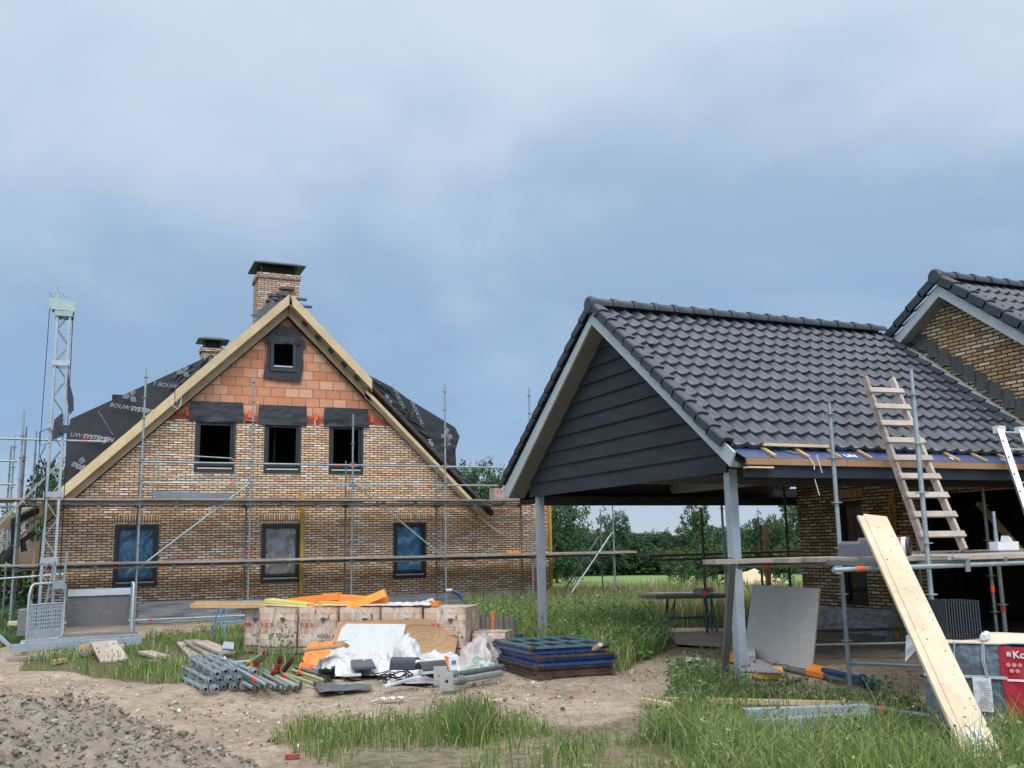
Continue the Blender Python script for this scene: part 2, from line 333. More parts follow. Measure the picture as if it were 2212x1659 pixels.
def foliage_mat(name,c1,c2,c3=None,trans=.3,sc=2.):
    if name in MATS: return MATS[name]
    m=bpy.data.materials.new(name); MATS[name]=m; t=nt(m); k=N(t); ge=k.n('ShaderNodeNewGeometry')
    rr=ge.outputs['Random Per Island']
    n=k.n('ShaderNodeTexNoise',{'Vector':ge.outputs['Position'],'Scale':sc,'Detail':3})
    f=k.n('ShaderNodeMapRange',{0:n.outputs[0],1:.35,2:.65}).outputs[0]
    col=k.mix(f,c1,c2)
    if c3: col=k.mix(k.math('GREATER_THAN',rr,.8),col,c3)
    v=k.n('ShaderNodeMapRange',{0:rr,3:.65,4:1.35}).outputs[0]
    oi=k.n('ShaderNodeObjectInfo'); v2=k.n('ShaderNodeMapRange',{0:oi.outputs['Random'],3:.8,4:1.2}).outputs[0]
    col=k.n('ShaderNodeHueSaturation',{'Color':col,'Value':k.math('MULTIPLY',v,v2)}).outputs[0]
    bs=k.n('ShaderNodeBsdfPrincipled',{'Base Color':col,'Roughness':.6,'Specular IOR Level':.25})
    tr=k.n('ShaderNodeBsdfTranslucent',{'Color':col}); mx=k.n('ShaderNodeMixShader',{0:trans,1:bs.outputs[0],2:tr.outputs[0]})
    k.n('ShaderNodeOutputMaterial',{0:mx.outputs[0]}); return m
FG=foliage_mat('grass_green',(.10,.185,.042),(.17,.255,.065),(.29,.29,.13))
FD=foliage_mat('grass_dark',(.075,.145,.045),(.125,.205,.07),(.19,.24,.10))
FY=foliage_mat('grass_dry',(.17,.18,.07),(.13,.17,.06),(.30,.25,.14))
rng=np.random.default_rng(3)
def sample(P,dens,clump=0.,cs=1.2,thr=-.1):
    a=np.array(P); x0,y0=a.min(0); x1,y1=a.max(0); n=int((x1-x0)*(y1-y0)*dens)
    x=rng.uniform(x0,x1,n); y=rng.uniform(y0,y1,n); m=inpoly(x,y,P); x,y=x[m],y[m]
    if clump>0:
        w=nz(x,y,cs,11.)+.5*nz(x,y,cs*3,5.); p=np.clip((w-thr)/.6+ (1-clump)*.8,0,1)**1.4; m=rng.random(len(x))<p; x,y=x[m],y[m]
    return x,y
def blades(name,x,y,h,w,m,label,lean=.35,hv=.45,z=None,cat='grass'):
    n=len(x); 
    if n==0: return
    z0=gz(x,y)-.03 if z is None else z
    hh=h*(1+hv*rng.standard_normal(n)*.6).clip(.35,2.1); an=rng.uniform(0,2*np.pi,n); wa=rng.uniform(0,np.pi,n)
    dx,dy=np.cos(an),np.sin(an); wx,wy=np.cos(wa)*w/2,np.sin(wa)*w/2; ln=hh*lean*rng.random(n)*1.6
    pts=[]
    for tt,ww,cu in ((0,1,0),(.5,.8,.25),(1.,0,1.)):
        px=x+dx*ln*cu; py=y+dy*ln*cu; pz=z0+hh*tt*(1-.18*cu)
        if ww>0: pts+= [np.stack([px-wx*ww,py-wy*ww,pz],1),np.stack([px+wx*ww,py+wy*ww,pz],1)]
        else: pts+=[np.stack([px,py,pz],1)]
    V=np.stack(pts,1).reshape(-1,3); b=(np.arange(n)*5)[:,None]
    q=b+np.array([0,1,3,2]); tr=b+np.array([2,3,4])
    me=bpy.data.meshes.new(name); me.vertices.add(len(V)); me.vertices.foreach_set('co',V.ravel().astype(np.float32))
    loops=np.concatenate([q,tr],1).ravel(); me.loops.add(len(loops)); me.loops.foreach_set('vertex_index',loops.astype(np.int32))
    st=(np.arange(n)*7)[:,None]+np.array([0,4]); me.polygons.add(2*n); me.polygons.foreach_set('loop_start',st.ravel().astype(np.int32)); me.polygons.foreach_set('loop_total',np.tile([4,3],n).astype(np.int32))
    me.update(calc_edges=True); me.materials.append(m); o=bpy.data.objects.new(name,me); C.objects.link(o); return tag(o,label,cat,kind='stuff')
def leaves_np(P,size,nrm=None,asp=.7):
    """leaf quads (folded rhombs) at points P"""
    n=len(P); a=rng.standard_normal((n,3)); a/=np.linalg.norm(a,axis=1)[:,None]; b=np.cross(a,rng.standard_normal((n,3))); b/=np.linalg.norm(b,axis=1)[:,None]
    s=size*rng.uniform(.6,1.35,n)[:,None]; 
    V=np.stack([P-a*s/2,P+b*s*asp/2,P+a*s/2,P-b*s*asp/2],1).reshape(-1,3); return V
def quads_obj(name,V,m,parent=None,loc=(0,0,0)):
    n=len(V)//4; me=bpy.data.meshes.new(name); me.vertices.add(len(V)); me.vertices.foreach_set('co',V.ravel().astype(np.float32))
    me.loops.add(4*n); me.loops.foreach_set('vertex_index',np.arange(4*n,dtype=np.int32)); me.polygons.add(n); me.polygons.foreach_set('loop_start',(np.arange(n)*4).astype(np.int32)); me.polygons.foreach_set('loop_total',np.full(n,4,np.int32))
    me.update(calc_edges=True); me.materials.append(m); o=bpy.data.objects.new(name,me); C.objects.link(o)
    if parent is not None: o.parent=parent
    else: o.location=loc
    return o
def weeds(name,x,y,h,size,per,m,label,sp=.12):
    n=len(x); hh=h*rng.uniform(.4,1.3,n); t=rng.random((n,per)); 
    px=x[:,None]+rng.normal(0,sp,(n,per))*(.4+t*.6); py=y[:,None]+rng.normal(0,sp,(n,per))*(.4+t*.6); pz=gz(x,y)[:,None]+hh[:,None]*t
    return tag(quads_obj(name,leaves_np(np.stack([px,py,pz],-1).reshape(-1,3),size,asp=.45),m),label,'weeds',kind='stuff')
x,y=sample(REG['left'],420,.75,1.1,-.12); blades('grass',x,y,.22,.014,FG,'green grass around the grey planks in front of the house')
x,y=sample(REG['front'],760,.85,1.0,-.12); blades('grass',x,y,.19,.009,FG,'short patchy grass on the sand in the foreground')
x,y=sample(REG['front'],60,.9,1.0,-.05); weeds('low_weeds',x,y,.14,.03,14,FG,'low leafy weeds among the foreground grass',.07)
x,y=sample(REG['frontR'],1500,.25,.9,-.3); blades('grass',x,y,.33,.009,FG,'tall green grass in front of the wrapped tile pallet',.5)
x,y=sample(REG['frontR'],35,0); blades('seed_stalks',x,y,.52,.007,FY,'pale seed stalks rising out of the tall foreground grass',.4)
x,y=sample(gp([(950,1590),(1010,1540),(1065,1550),(1085,1590),(1010,1615)]),1300,.2); blades('grass',x,y,.30,.010,FG,'dark tall tuft of grass at the edge of the sand',.4)
x,y=sample(REG['postbase'],420,.6,1.5,-.15); blades('grass',x,y,.26,.010,FD,'dark green grass at the foot of the near carport post')
x,y=sample(REG['postbase'],55,.6,1.5,-.1); weeds('leafy_weeds',x,y,.32,.05,20,FD,'leafy dark weeds at the foot of the near carport post',.08)
x,y=sample(REG['weeds'],55,.7,.9,-.05); weeds('leafy_weeds',x,y,.44,.07,20,FD,'tall nettle-like weeds behind the stacked blue frames',.14)
x,y=sample(REG['weeds'],500,.3,.8,-.3); blades('grass',x,y,.46,.014,FG,'green grass between the tall weeds behind the blue frames',.6)
x,y=sample(REG['meadow'],150,.15,.5,-.3); blades('tall_meadow_grass',x,y,.52,.022,FY,'tall yellowing meadow grass behind the carport',.3)
x,y=sample(REG['meadow'],90,.6,.4,0.); blades('tall_meadow_grass',x,y,.5,.025,FG,'fresh green grass inside the yellowing meadow',.3)
x,y=sample(REG['behindlift'],260,.3); blades('grass',x,y,.3,.02,FD,'dark grass left of the hoist mast')
x,y=sample(REG['underpost'],200,.7,1.4,0); blades('grass',x,y,.18,.012,FG,'sparse grass on the sand beside the stacked frames')
x,y=sample(gp([(1240,1275),(1750,1272),(1750,1285),(1205,1288)]),5,.8,.3,.05); blades('tall_meadow_grass',x,y,.5,.06,FY,'tufts along the far edge of the meadow',.3)
x,y=sample([(-1,11),(4.5,9),(7,14.5),(4,11.8),(2,17),(-1.5,19)],5,.8,.8,.1); weeds('low_weeds',x,y,.1,.03,10,FG,'tiny scattered weeds on the bare sand',.05)
x,y=sample(REG['front'],22,.5,1.0,-.1); blades('dead_stems',x,y,.42,.006,FY,'thin dry stems standing in the short foreground grass',.5)
x,y=sample(REG['front'],240,1.1,1.6,.0); blades('grass',x,y,.10,.012,FY,'flattened yellow grass at the edges of the foreground patches',1.4)
x,y=sample(REG['frontR'],60,.5,1.2,-.1); weeds('low_weeds',x,y,.34,.045,12,FD,'leafy weeds mixed into the tall foreground grass',.08)
x,y=sample(REG['frontR'],260,.8,1.3,0.); blades('dry_grass',x,y,.26,.011,FY,'dry bent blades mixed into the tall foreground grass',1.2)
x,y=sample(REG['weeds'],20,.5,1.2,-.1); blades('seed_stalks',x,y,.75,.012,FY,'pale seed stalks above the tall weeds behind the blue frames',.4)
x,y=sample(REG['left'],14,.6,1.4,0.); weeds('low_weeds',x,y,.2,.045,12,FD,'leafy weeds in the grass in front of the house',.1)
x,y=sample(gp([(560,1440),(640,1440),(655,1385),(600,1375),(545,1395)]),26,.5,1.4,-.1); weeds('leafy_weeds',x,y,.5,.06,18,FD,'tall leafy weeds standing in front of the wrapped packs',.1)
# stones and crumbs of earth
def rocks(name,x,y,s,m,label,z0=None,n=None):
    base=[Vector(p).normalized() for p in [(1,0,0),(-1,0,0),(0,1,0),(0,-1,0),(0,0,1),(0,0,-1),(1,1,1),(1,1,-1),(1,-1,1),(-1,1,1),(-1,-1,1),(1,-1,-1),(-1,1,-1),(-1,-1,-1)]]
    import bmesh
    bm=bmesh.new()
    for v in base: bm.verts.new(v)
    bmesh.ops.convex_hull(bm,input=list(bm.verts)); bm.verts.ensure_lookup_table(); bv=np.array([v.co[:] for v in bm.verts]); bm.verts.index_update(); bf=np.array([[v.index for v in f.verts] for f in bm.faces]); bm.free()
    n=len(x); sc=s*np.exp(rng.normal(0,.45,n).clip(-1,.9)); zz=(gz(x,y)-.01 if z0 is None else z0)
    V=bv[None]*sc[:,None,None]*rng.uniform(.6,1.3,(n,len(bv),1))*np.array([1,1,.7])+np.stack([x,y,zz],1)[:,None]
    Fc=(bf[None]+(np.arange(n)*len(bv))[:,None,None]).reshape(-1,3)
    me=bpy.data.meshes.new(name); me.from_pydata(V.reshape(-1,3).tolist(),[],Fc.tolist()); me.materials.append(m); o=bpy.data.objects.new(name,me); C.objects.link(o); return tag(o,label,'stones',kind='stuff')
def clod_mat(name,cs):
    m=bpy.data.materials.new(name); t=nt(m); k=N(t); ge=k.n('ShaderNodeNewGeometry'); n=k.n('ShaderNodeTexNoise',{'Vector':ge.outputs['Position'],'Scale':45.,'Detail':5})
    col=k.ramp(ge.outputs['Random Per Island'],cs); col=k.mix(.6,col,k.mix(n.outputs[0],(.5,.5,.5),(1.4,1.4,1.4)),'MULTIPLY')
    b=k.n('ShaderNodeBump',{'Strength':.6,'Distance':.02,'Height':n.outputs[0]})
    bs=k.n('ShaderNodeBsdfPrincipled',{'Base Color':col,'Roughness':.95,'Normal':b.outputs[0],'Specular IOR Level':.1}); k.n('ShaderNodeOutputMaterial',{0:bs.outputs[0]}); return m
STN=clod_mat('pebbles',[(0,(.10,.075,.06)),(.4,(.26,.2,.15)),(.75,(.4,.34,.28)),(.9,(.62,.6,.56)),(1,(.66,.64,.6))])
CLD=clod_mat('clods',[(0,(.13,.105,.082)),(.5,(.205,.172,.137)),(.9,(.28,.24,.195)),(1,(.36,.33,.28))])
sand=[tuple(G(*p)[:2]) for p in [(0,1480),(0,1440),(300,1480),(700,1500),(1060,1470),(1400,1440),(1500,1500),(1350,1560),(1000,1540),(600,1600),(900,1659),(1500,1659),(450,1659)]]
x,y=sample(sand,55,.3,.9); rocks('pebbles',x,y,.010,STN,'pebbles and brick crumbs strewn over the sandy ground')
x,y=sample(sand,9,.3,.9); rocks('brick_crumbs',x,y,.011,clod_mat('brick_crumb',[(0,(.22,.07,.05)),(.6,(.33,.13,.09)),(1,(.3,.2,.15))]),'reddish brick crumbs scattered over the sand')
x,y=sample(sand,4,0); rocks('pebbles',x,y,.015,STN,'larger stones lying on the sandy ground')
# ------------------------------------------------------------------ heap of dug-up earth
foot=[(1.75,6.0),(1.3,8.0),(.95,9.3),(.6,10.5),(-.2,11.6),(-1.6,12.4)]
def mound(x,y):
    d=1e9
    for (ax,ay),(bx,by) in zip(foot[:-1],foot[1:]):
        vx,vy=bx-ax,by-ay; tt=max(0,min(1,((x-ax)*vx+(y-ay)*vy)/(vx*vx+vy*vy))); px,py=ax+tt*vx-x,ay+tt*vy-y
        dd=math.hypot(px,py); sgn=1 if (vx*(y-ay)-vy*(x-ax))>0 else -1
        if dd<abs(d): d=dd*sgn
    dd=max(-.4,d)
    h=.50*(1-math.exp(-max(0,dd)/1.15)) if dd>0 else dd*.3
    h*=1.22; h+=.06*noise.noise(Vector((x*.9,y*.9,4)))*min(1,max(0,dd))
    e=min(1,max(0,dd*2.2+.25))
    h+=e*(.11*noise.noise(Vector((x*3,y*3,1)))+.075*noise.noise(Vector((x*8,y*8,2)))+.045*noise.noise(Vector((x*19,y*19,3))))
    return h
b=MB(); b.grid(lambda u,v:(lambda X,Y:(X,Y,mound(X,Y)-.03))(-5.6+7.4*u,5.2+7.6*v),170,175)
mo=b.build('earth_heap',mat('dug_earth',(.265,.225,.18),(.15,.124,.097),.95,0,5,bump=1.,coord='Object',rnd=0,detail=8),loc=(-1.5,9,0)); tag(mo,'grey-brown heap of dug-up earth filling the lower left corner','earth heap',kind='structure')
xx=rng.uniform(-4.8,1.4,22000); yy=rng.uniform(5.4,12,22000); mz=np.array([mound(a,b_) for a,b_ in zip(xx,yy)]); m=mz>.05
rocks('earth_clods',xx[m],yy[m],.010,CLD,'loose clods and lumps on the earth heap',mz[m]-.022)
xx=rng.uniform(-4.8,1.6,900); yy=rng.uniform(5.4,12,900); mz=np.array([mound(a,b_) for a,b_ in zip(xx,yy)]); m=mz>.03
rocks('earth_clods',xx[m],yy[m],.028,CLD,'big clods sticking out of the earth heap',mz[m]-.02)
# ------------------------------------------------------------------ trees
FT=[foliage_mat('tree_leaf_%d'%i,a,b_,None,.25,.35) for i,(a,b_) in enumerate([((.036,.078,.038),(.062,.112,.045)),((.05,.095,.042),(.082,.135,.052)),((.032,.068,.04),(.052,.095,.045))])]
BARK=mat('bark',(.10,.08,.06),(.06,.05,.04),.9)
def make_tree(kind,h,r,n,ls,m,seed,base=.12,lobes=9,top=1.):
    rs=np.random.default_rng(seed); t=thing(kind,'tree','tree')
    b=MB(); b.path([(0,0,-.3),(.03*r,0,h*.25),(-.02*r,.03*r,h*.5),(0,0,h*.8)],h*.018,7)
    cen=[]
    for i in range(lobes):
        a=rs.uniform(0,6.28); q=rs.random(); zc=h*(base+.12+(.80-base)*q*top); rr=r*(.35+.5*rs.random())*(1-.55*max(0,q-.35)); cen.append((np.array([math.cos(a)*(r-rr*.8)*(1-.45*q),math.sin(a)*(r-rr*.8)*(1-.45*q),zc]),rr))
        b.path([(0,0,h*(.15+.5*q)),tuple(cen[-1][0]*np.array([.5,.5,1])-np.array([0,0,h*.05])),tuple(cen[-1][0])],h*.006,5)
    b.build('trunk',BARK,t)
    P=[]
    for ce,rr in cen:
        m_=int(n/lobes*(rr/(r*.6))); d=rs.standard_normal((m_,3)); d/=np.linalg.norm(d,axis=1)[:,None]
        rad=rr*(rs.random(m_)**.35)*(1+.22*np.sin(d[:,0]*7+ce[0])*np.sin(d[:,2]*6+ce[2]))
        p=ce+d*rad[:,None]*np.array([1,1,.85*h/(2.4*r) if h>2*r else .8]); P.append(p)
    P=np.concatenate(P); P=P[P[:,2]>h*base*.6]
    # sub-clusters give clumps and gaps
    ctr=P[rs.integers(0,len(P),len(P)//22+1)]; P=ctr[rs.integers(0,len(ctr),len(P))]+rs.normal(0,r*.055,(len(P),3))
    global rng; keep=rng; rng=rs; V=leaves_np(P,ls); rng=keep
    quads_obj('crown',V,m,t); return t
protos=[make_tree('tree',5.2,2.6,5200,.20,FT[0],1),make_tree('tree',5.6,2.2,5200,.20,FT[1],2,.1,11),make_tree('tree',4.4,3.0,5200,.22,FT[2],3,.05,10),make_tree('bush',2.6,2.2,3200,.19,FT[1],4,.0,8)]
first=[True]*4
def put(i,x,y,s,label,group=None,sz=None,cat=None):
    o=protos[i] if first[i] else copy_tree(protos[i]); first[i]=False
    o.location=(x,y,float(gz(np.array([x]),np.array([y]))[0])); o.rotation_euler=(0,0,U(0,6.28)); s2=sz or s; o.scale=(s,s,s2*1.)
    o['label']=label; o['category']=cat or ('bush' if i==3 else 'tree')
    if group: o['group']=group
    elif 'group' in o.keys(): del o['group']
    return o
def at(vx,dist):
    r=ray(vx,1177); kx=dist/math.hypot(r[0],r[1]); return r[0]*kx,r[1]*kx
LB='dark green tree in the dense wood on the far side of the field'
for vx in range(1195,1800,24):
    for dd in (81,86,92):
        x_,y_=at(vx+U(-10,10),dd+U(-3,3)); s=U(.6,.9); put(random.choice([0,0,2]),x_,y_,s*1.15,LB,'trees of the far wood',U(.62,.78) if vx>1290 else U(.66,.84))
for vx in range(1190,1800,17):
    x_,y_=at(vx+U(-6,6),78+U(-1,1)); s=U(.7,.95); put(3,x_,y_,s,'low dark bush along the foot of the far wood','bushes along the far wood',s*.85)
x_,y_=at(1322,76); put(0,x_,y_,.66,'tallest round-topped tree standing proud of the far wood behind the scaffold tripod',None,1.0)
x_,y_=at(1500,77); put(1,x_,y_,.8,'tall pale-topped tree in the far wood seen between the carport posts',None,.95)
x_,y_=at(1655,77); put(0,x_,y_,.6,'tree in the far wood right beside the near carport post',None,.9)
x_,y_=at(1715,74); put(1,x_,y_,.8,'airy tree in the far wood next to the brick corner under the carport',None,1.0)
tb=make_tree('tree',7.2,3.4,15000,.2,FT[0],21,.05,16); x_,y_=at(1200,52); tb.location=(x_,y_,-.5); tb.scale=(.62,.62,.74); tag(tb,'large dense tree right behind the brick corner of the unfinished house','tree')
tc_=make_tree('tree',9.3,3.6,16000,.22,FT[0],22,.2,16); x_,y_=at(1042,60); tc_.location=(x_,y_,-.5); tc_.scale=(.62,.62,.80); tag(tc_,'round tree rising behind the low right wing of the unfinished house','tree')
for vx,dd,s,sz,lb in ((18,62,.9,.92,'tree behind the tiled roof at the left edge'),(118,66,.8,1.62,'tree crown showing behind the hoist mast')):
    x_,y_=at(vx,dd); put(0,x_,y_,s,lb,None,sz)
for vx,dd,i,lb,s in ((1468,40,3,'small willow shrub left of the shrub row in the meadow',.36),(1500,38,3,'low shrub in the middle of the meadow shrub row',.36),(1545,36,3,'tall green shrub behind the dark scaffold pole',.52),(1688,40,3,'shrub growing beside the sand heap',.4)):
    x_,y_=at(vx,dd); put(i,x_,y_,s,lb,None,s*1.35)
x_,y_=at(1636,44); b=MB(); b.grid(lambda u,v:(x_-1.9+4.4*u,y_-1.5+3*v,-.40+.98*max(0,1-abs((u-.34)*1.9)**1.3-((v-.5)*2.)**2)*(.85+.3*noise.noise(Vector((u*6,v*6,0))))+.04*noise.noise(Vector((u*20,v*20,3)))),50,40)
tag(b.build('sand_heap',mat('yellow_sand',(.50,.40,.25),(.40,.32,.2),.95,0,3),loc=(x_,y_,0)),'pale yellow sand heap in the meadow behind the near carport post','sand heap')
def stake(px,pb,pt,lb):
    g=G(px,pb); g.z=-.1; d=math.hypot(g.x,g.y); top=PY(px,pt,g.y).z; b=MB(); b.beam(g,(g.x,g.y,top),.07,.05); tag(b.build('wooden_stake',WOODL,loc=g),lb,'stake',group='wooden stakes in the meadow')
stake(1243,1288,1252,'wooden stake half hidden behind the sloping scaffold brace'); stake(1333,1290,1251,'wooden stake close to the right of the tripod scaffold pole'); stake(1409,1292,1248,'tallest wooden stake, above the left end of the trestle boards'); stake(1489,1290,1255,'wooden stake beside the roll on the trestle boards')
# ================================================================== UNFINISHED HOUSE (left)
YW=25.6
FY_=lambda u,v,w:(u,YW+w,v)
house=thing('brick_house','unfinished gabled brick house with orange block gable and bare timber verge','house',(4.5,YW,0))
BRX=brick('facing_brick_front','X'); BRS=brick('facing_brick_side','Y'); BRV=brick('facing_brick_soldier','X',vert=True)
pk=(4.46,8.43)
def vl(x,off): # underside line of the verge, vertical offset below the outer edge
    return (pk[1]-(pk[0]-x)*.982 if x<pk[0] else pk[1]-(x-pk[0])*.985)-off
INO=.50
lowW=[rect(.39,.84,1.42,2.36),rect(3.91,.84,4.94,2.36),rect(7.45,.84,8.40,2.36)]
upW=[rect(2.18,3.66,3.20,5.03),rect(3.92,3.66,4.90,5.03),rect(5.64,3.66,6.60,5.03)]
ZB=4.985
xl=pk[0]-(pk[1]-INO-ZB)/.982; xr=pk[0]+(pk[1]-INO-ZB)/.985
def upper_split(ws): 
    return ws
# brick front: outline runs round the upper window notches, which are open at the top of the facing
out=[(-1.22,-.4),(12.22,-.4),(12.22,2.93),(10.02-.0,2.93),(xr,ZB)]
for w in reversed(upW): out+=[(w[1][0],ZB),(w[1][0],w[0][1]),(w[0][0],w[0][1]),(w[0][0],ZB)]
out+=[(xl,ZB),(-1.22,vl(-1.22,INO)+.0)]
out[3]=(pk[0]+(pk[1]-INO-2.93)/.985,2.93)
plate(out,lowW,.10,FY_).build('brick_front',BRX,house)
BLK=brick('clay_block','X',[(0,(.55,.24,.13)),(.2,(.62,.30,.18)),(.4,(.57,.25,.14)),(.6,(.66,.36,.23)),(.78,(.60,.29,.17)),(.9,(.68,.40,.27))],.372,.249,(.26,.15,.10),.011)
BLKD=brick('clay_block_dark','X',[(0,(.32,.075,.05)),(.4,(.40,.10,.065)),(.7,(.46,.14,.08))],.372,.249,(.25,.12,.08),.006)
zt=pk[1]-INO
bo=[(xl-.1,ZB-.25),(xr+.1,ZB-.25),(xr+.0,ZB),(pk[0],zt),(xl,ZB)]
plate([(xl-.3,2.6),(xr+.3,2.6),(xr+.3,ZB-.28),(xr,ZB),(pk[0],zt),(xl,ZB),(xl-.3,ZB-.28)],upW+[rect(4.06,6.44,4.70,7.27)],.14,lambda u,v,w:(u,YW+.13+w,v)).build('block_gable',BLK,house)
# darker damp block course right above the facing
b=MB()
for x0,x1 in ((xl-.06,2.08),(3.26,3.8),(5.0,5.5),(6.74,xr+.06)): b.box(x0,YW+.085,ZB-.02,x1,YW+.129,ZB+.21)
b.build_split('dark_block_course',BLKD,house)
# box of the building behind the facade (dark inside)
INT=mat('interior_darkness',(.03,.025,.02),(.015,.012,.01),.9)  # near-black colour puts the indoor darkness into the walls
b=MB(); b.box(-1.22,YW+.28,-.4,-1.0,38,2.9); b.build('side_wall',mat('old_side_wall',(.33,.25,.18),(.2,.15,.11),.9,0,1.5,grime=.6),house)
b=MB(); b.box(12.0,YW+.28,-.4,12.22,38,2.93); b.build('side_wall',BRS,house)
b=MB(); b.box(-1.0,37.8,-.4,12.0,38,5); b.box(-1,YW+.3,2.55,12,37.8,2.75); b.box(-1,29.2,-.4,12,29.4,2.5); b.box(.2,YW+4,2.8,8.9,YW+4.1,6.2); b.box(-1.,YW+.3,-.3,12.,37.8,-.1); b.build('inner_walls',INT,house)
b=MB(); b.prism([(xl-.3,YW+.3,ZB-.2),(pk[0],YW+.3,zt),(xr+.3,YW+.3,ZB-.2)],(0,0,.0001)) if 0 else None
UND=mat('roof_underlay',(.06,.05,.045),(.03,.028,.026),.8)
for sx,x1,z1 in ((-1,-1.3,None),(1,10.3,None)):
    b=MB(); za=vl(x1,.02); zp=pk[1]-.02; b.prism([(pk[0],25.31,zp),(x1,25.31,za),(x1,25.31,za-.12),(pk[0],25.31,zp-.12)],(0,12.9,0)); b.build('roof_slope',UND,house)
b=MB(); b.box(9.4,YW+.3,2.80,12.3,38,2.92); b.build('flat_roof',UND,house)
# verge boards and soffits
def vpt(x,o): return (x,0,vl(x,o)+0)
YB=25.22
def board(name,x0,x1,o0,o1,y,th,m):
    b=MB(); b.prism([(x0,y,vl(x0,o0)),(x1,y,vl(x1,o0)),(x1,y,vl(x1,o1)),(x0,y,vl(x0,o1))],(0,th,0)); return b.build(name,m,house)
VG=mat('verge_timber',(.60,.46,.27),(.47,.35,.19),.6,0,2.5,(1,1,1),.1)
VS=mat('verge_timber_shaded',(.42,.32,.19),(.31,.23,.13),.65,0,2.5)  # verge timber again, darkened for the shade under the overhang
board('verge_board',-1.28,1.62,-.02,.27,YB,.035,VG); board('verge_board',1.64,pk[0]-.03,-.05,.24,YB-.03,.035,VG)
board('verge_board',pk[0]+.05,6.72,-.05,.24,YB-.03,.035,VG)
# underside boards
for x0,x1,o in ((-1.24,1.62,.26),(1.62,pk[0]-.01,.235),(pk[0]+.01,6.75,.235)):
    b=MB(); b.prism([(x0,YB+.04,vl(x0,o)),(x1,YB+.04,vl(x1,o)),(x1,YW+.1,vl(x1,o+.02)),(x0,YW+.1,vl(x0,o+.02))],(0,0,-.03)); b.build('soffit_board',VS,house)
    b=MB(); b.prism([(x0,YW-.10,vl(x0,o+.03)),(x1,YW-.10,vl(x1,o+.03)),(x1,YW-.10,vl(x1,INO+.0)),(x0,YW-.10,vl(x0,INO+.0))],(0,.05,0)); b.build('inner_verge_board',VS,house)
    b=MB(); b.prism([(x0,YW-.04,vl(x0,INO-.03)),(x1,YW-.04,vl(x1,INO-.03)),(x1,YW-.04,vl(x1,INO+.04)),(x0,YW-.04,vl(x0,INO+.04))],(0,.03,0)); b.build('shadow_line',BLACK,house)  # black strip painting the shadow line where verge meets wall
# lower right: two thinner boards following the wall, kinked
b=MB(); b.prism([(6.6,YB+.1,vl(6.6,.33)),(10.2,YB+.1,vl(10.2,.30)),(10.15,YB+.1,vl(10.15,.42)),(6.6,YB+.1,vl(6.6,.45))],(0,.04,0)); b.build('verge_board',VG,house)
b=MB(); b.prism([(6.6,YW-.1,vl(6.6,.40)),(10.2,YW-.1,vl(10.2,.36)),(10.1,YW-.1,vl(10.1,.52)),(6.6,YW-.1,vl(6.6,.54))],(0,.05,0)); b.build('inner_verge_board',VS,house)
b=MB(); b.beam((9.75,YB-.1,2.52),(10.45,YB-.1,2.0),.05,.06); b.build('rafter_end',VG,house)
b=MB()
for i in range(6):
    x_=pk[0]+.42+i*.36; b.obox((x_,YB+.12,vl(x_,.31)),(.06,0,-.06),(0,.07,0),(.018,0,.018))
b.build_split('soffit_slot',BLACK,house)
# windows -----------------------------------------------------------
FILMB=mat('blue_film',(.045,.16,.28),(.02,.09,.19),.22,0,1.4,(1,1,1.6),.5,spec=.7)
FILMG=mat('grey_film',(.26,.27,.27),(.16,.17,.17),.3,0,2,(1,1,1.4),.6,spec=.7)
SILL=mat('sill_strip',(.46,.52,.5),(.36,.42,.4),.4)
def frame(r,y0,parent,name='window',fw=.07,film=None,sash=True,strip=True):
    x0,z0=r[0]; x1,z1=r[2]
    b=plate([(p[0],p[1]) for p in r],[rect(x0+fw,z0+fw*1.15,x1-fw,z1-fw)],.09,lambda u,v,w:(u,y0+w,v)); w=b.build(name,ANTH,parent)
    if sash:
        a=fw+.004; b=plate(rect(x0+a,z0+a*1.5+.06,x1-a,z1-a),[rect(x0+a+.055,z0+a*1.5+.12,x1-a-.055,z1-a-.055)],.05,lambda u,v,w_:(u,y0+.04+w_,v)); b.build('sash',ANTH,w)
    if strip: MB().box(x0+fw*1.1,y0-.012,z0+fw*1.35,x1-fw*1.1,y0+.03,z0+fw*1.35+.04).build('sill_strip',SILL,w)
    if film:
        def fn(u,v):
            X=x0+fw+(x1-x0-2*fw)*u; Z=z0+fw+.09+(z1-z0-2*fw-.1)*v
            s=(u-.1)*1.6+(v-.2)
            rr=.018*math.sin(10*(v-.9*u)+5*noise.noise(Vector((u*3,v*3,x0))))+.05*abs(noise.noise(Vector((u*6+v*5,v*1.5,x0))))+.02*abs(noise.noise(Vector((u*15-v*9,v*4,x0))))
            return (X,y0+.10-rr*.8,Z)
        b=MB(); b.slab(fn,36,50,(0,.002,0)); b.build('plastic_film',film,w)
    return w
for r,f in zip(lowW,(FILMB,FILMG,FILMB)): tag(frame(r,YW+.012,house,film=f),'window sealed with blue plastic film' if f is FILMB else 'window sealed with grey plastic film')
for r in upW: frame([(p[0]-.0,p[1]) for p in r],YW+.012,house,fw=.075)
tp=rect(4.06-.02,6.44-.03,4.70+.02,7.27); frame(tp,YW+.02,house,fw=.085,sash=False); b=MB(); b.box(3.6,YW+1.5,6.0,5.2,YW+1.55,7.6); b.build('inner_partition',INT,house)
b=MB(); b.box(4.36,YW+1.2,3.7,4.42,YW+1.3,5.0); b.build('inner_stud',mat('dark_stud',(.05,.05,.06)),house)
for r in lowW:
    b=MB(); b.box(r[0][0]-.02,YW-.004,2.37,r[1][0]+.04,YW+.05,2.60); b.build('soldier_course',BRV,house)
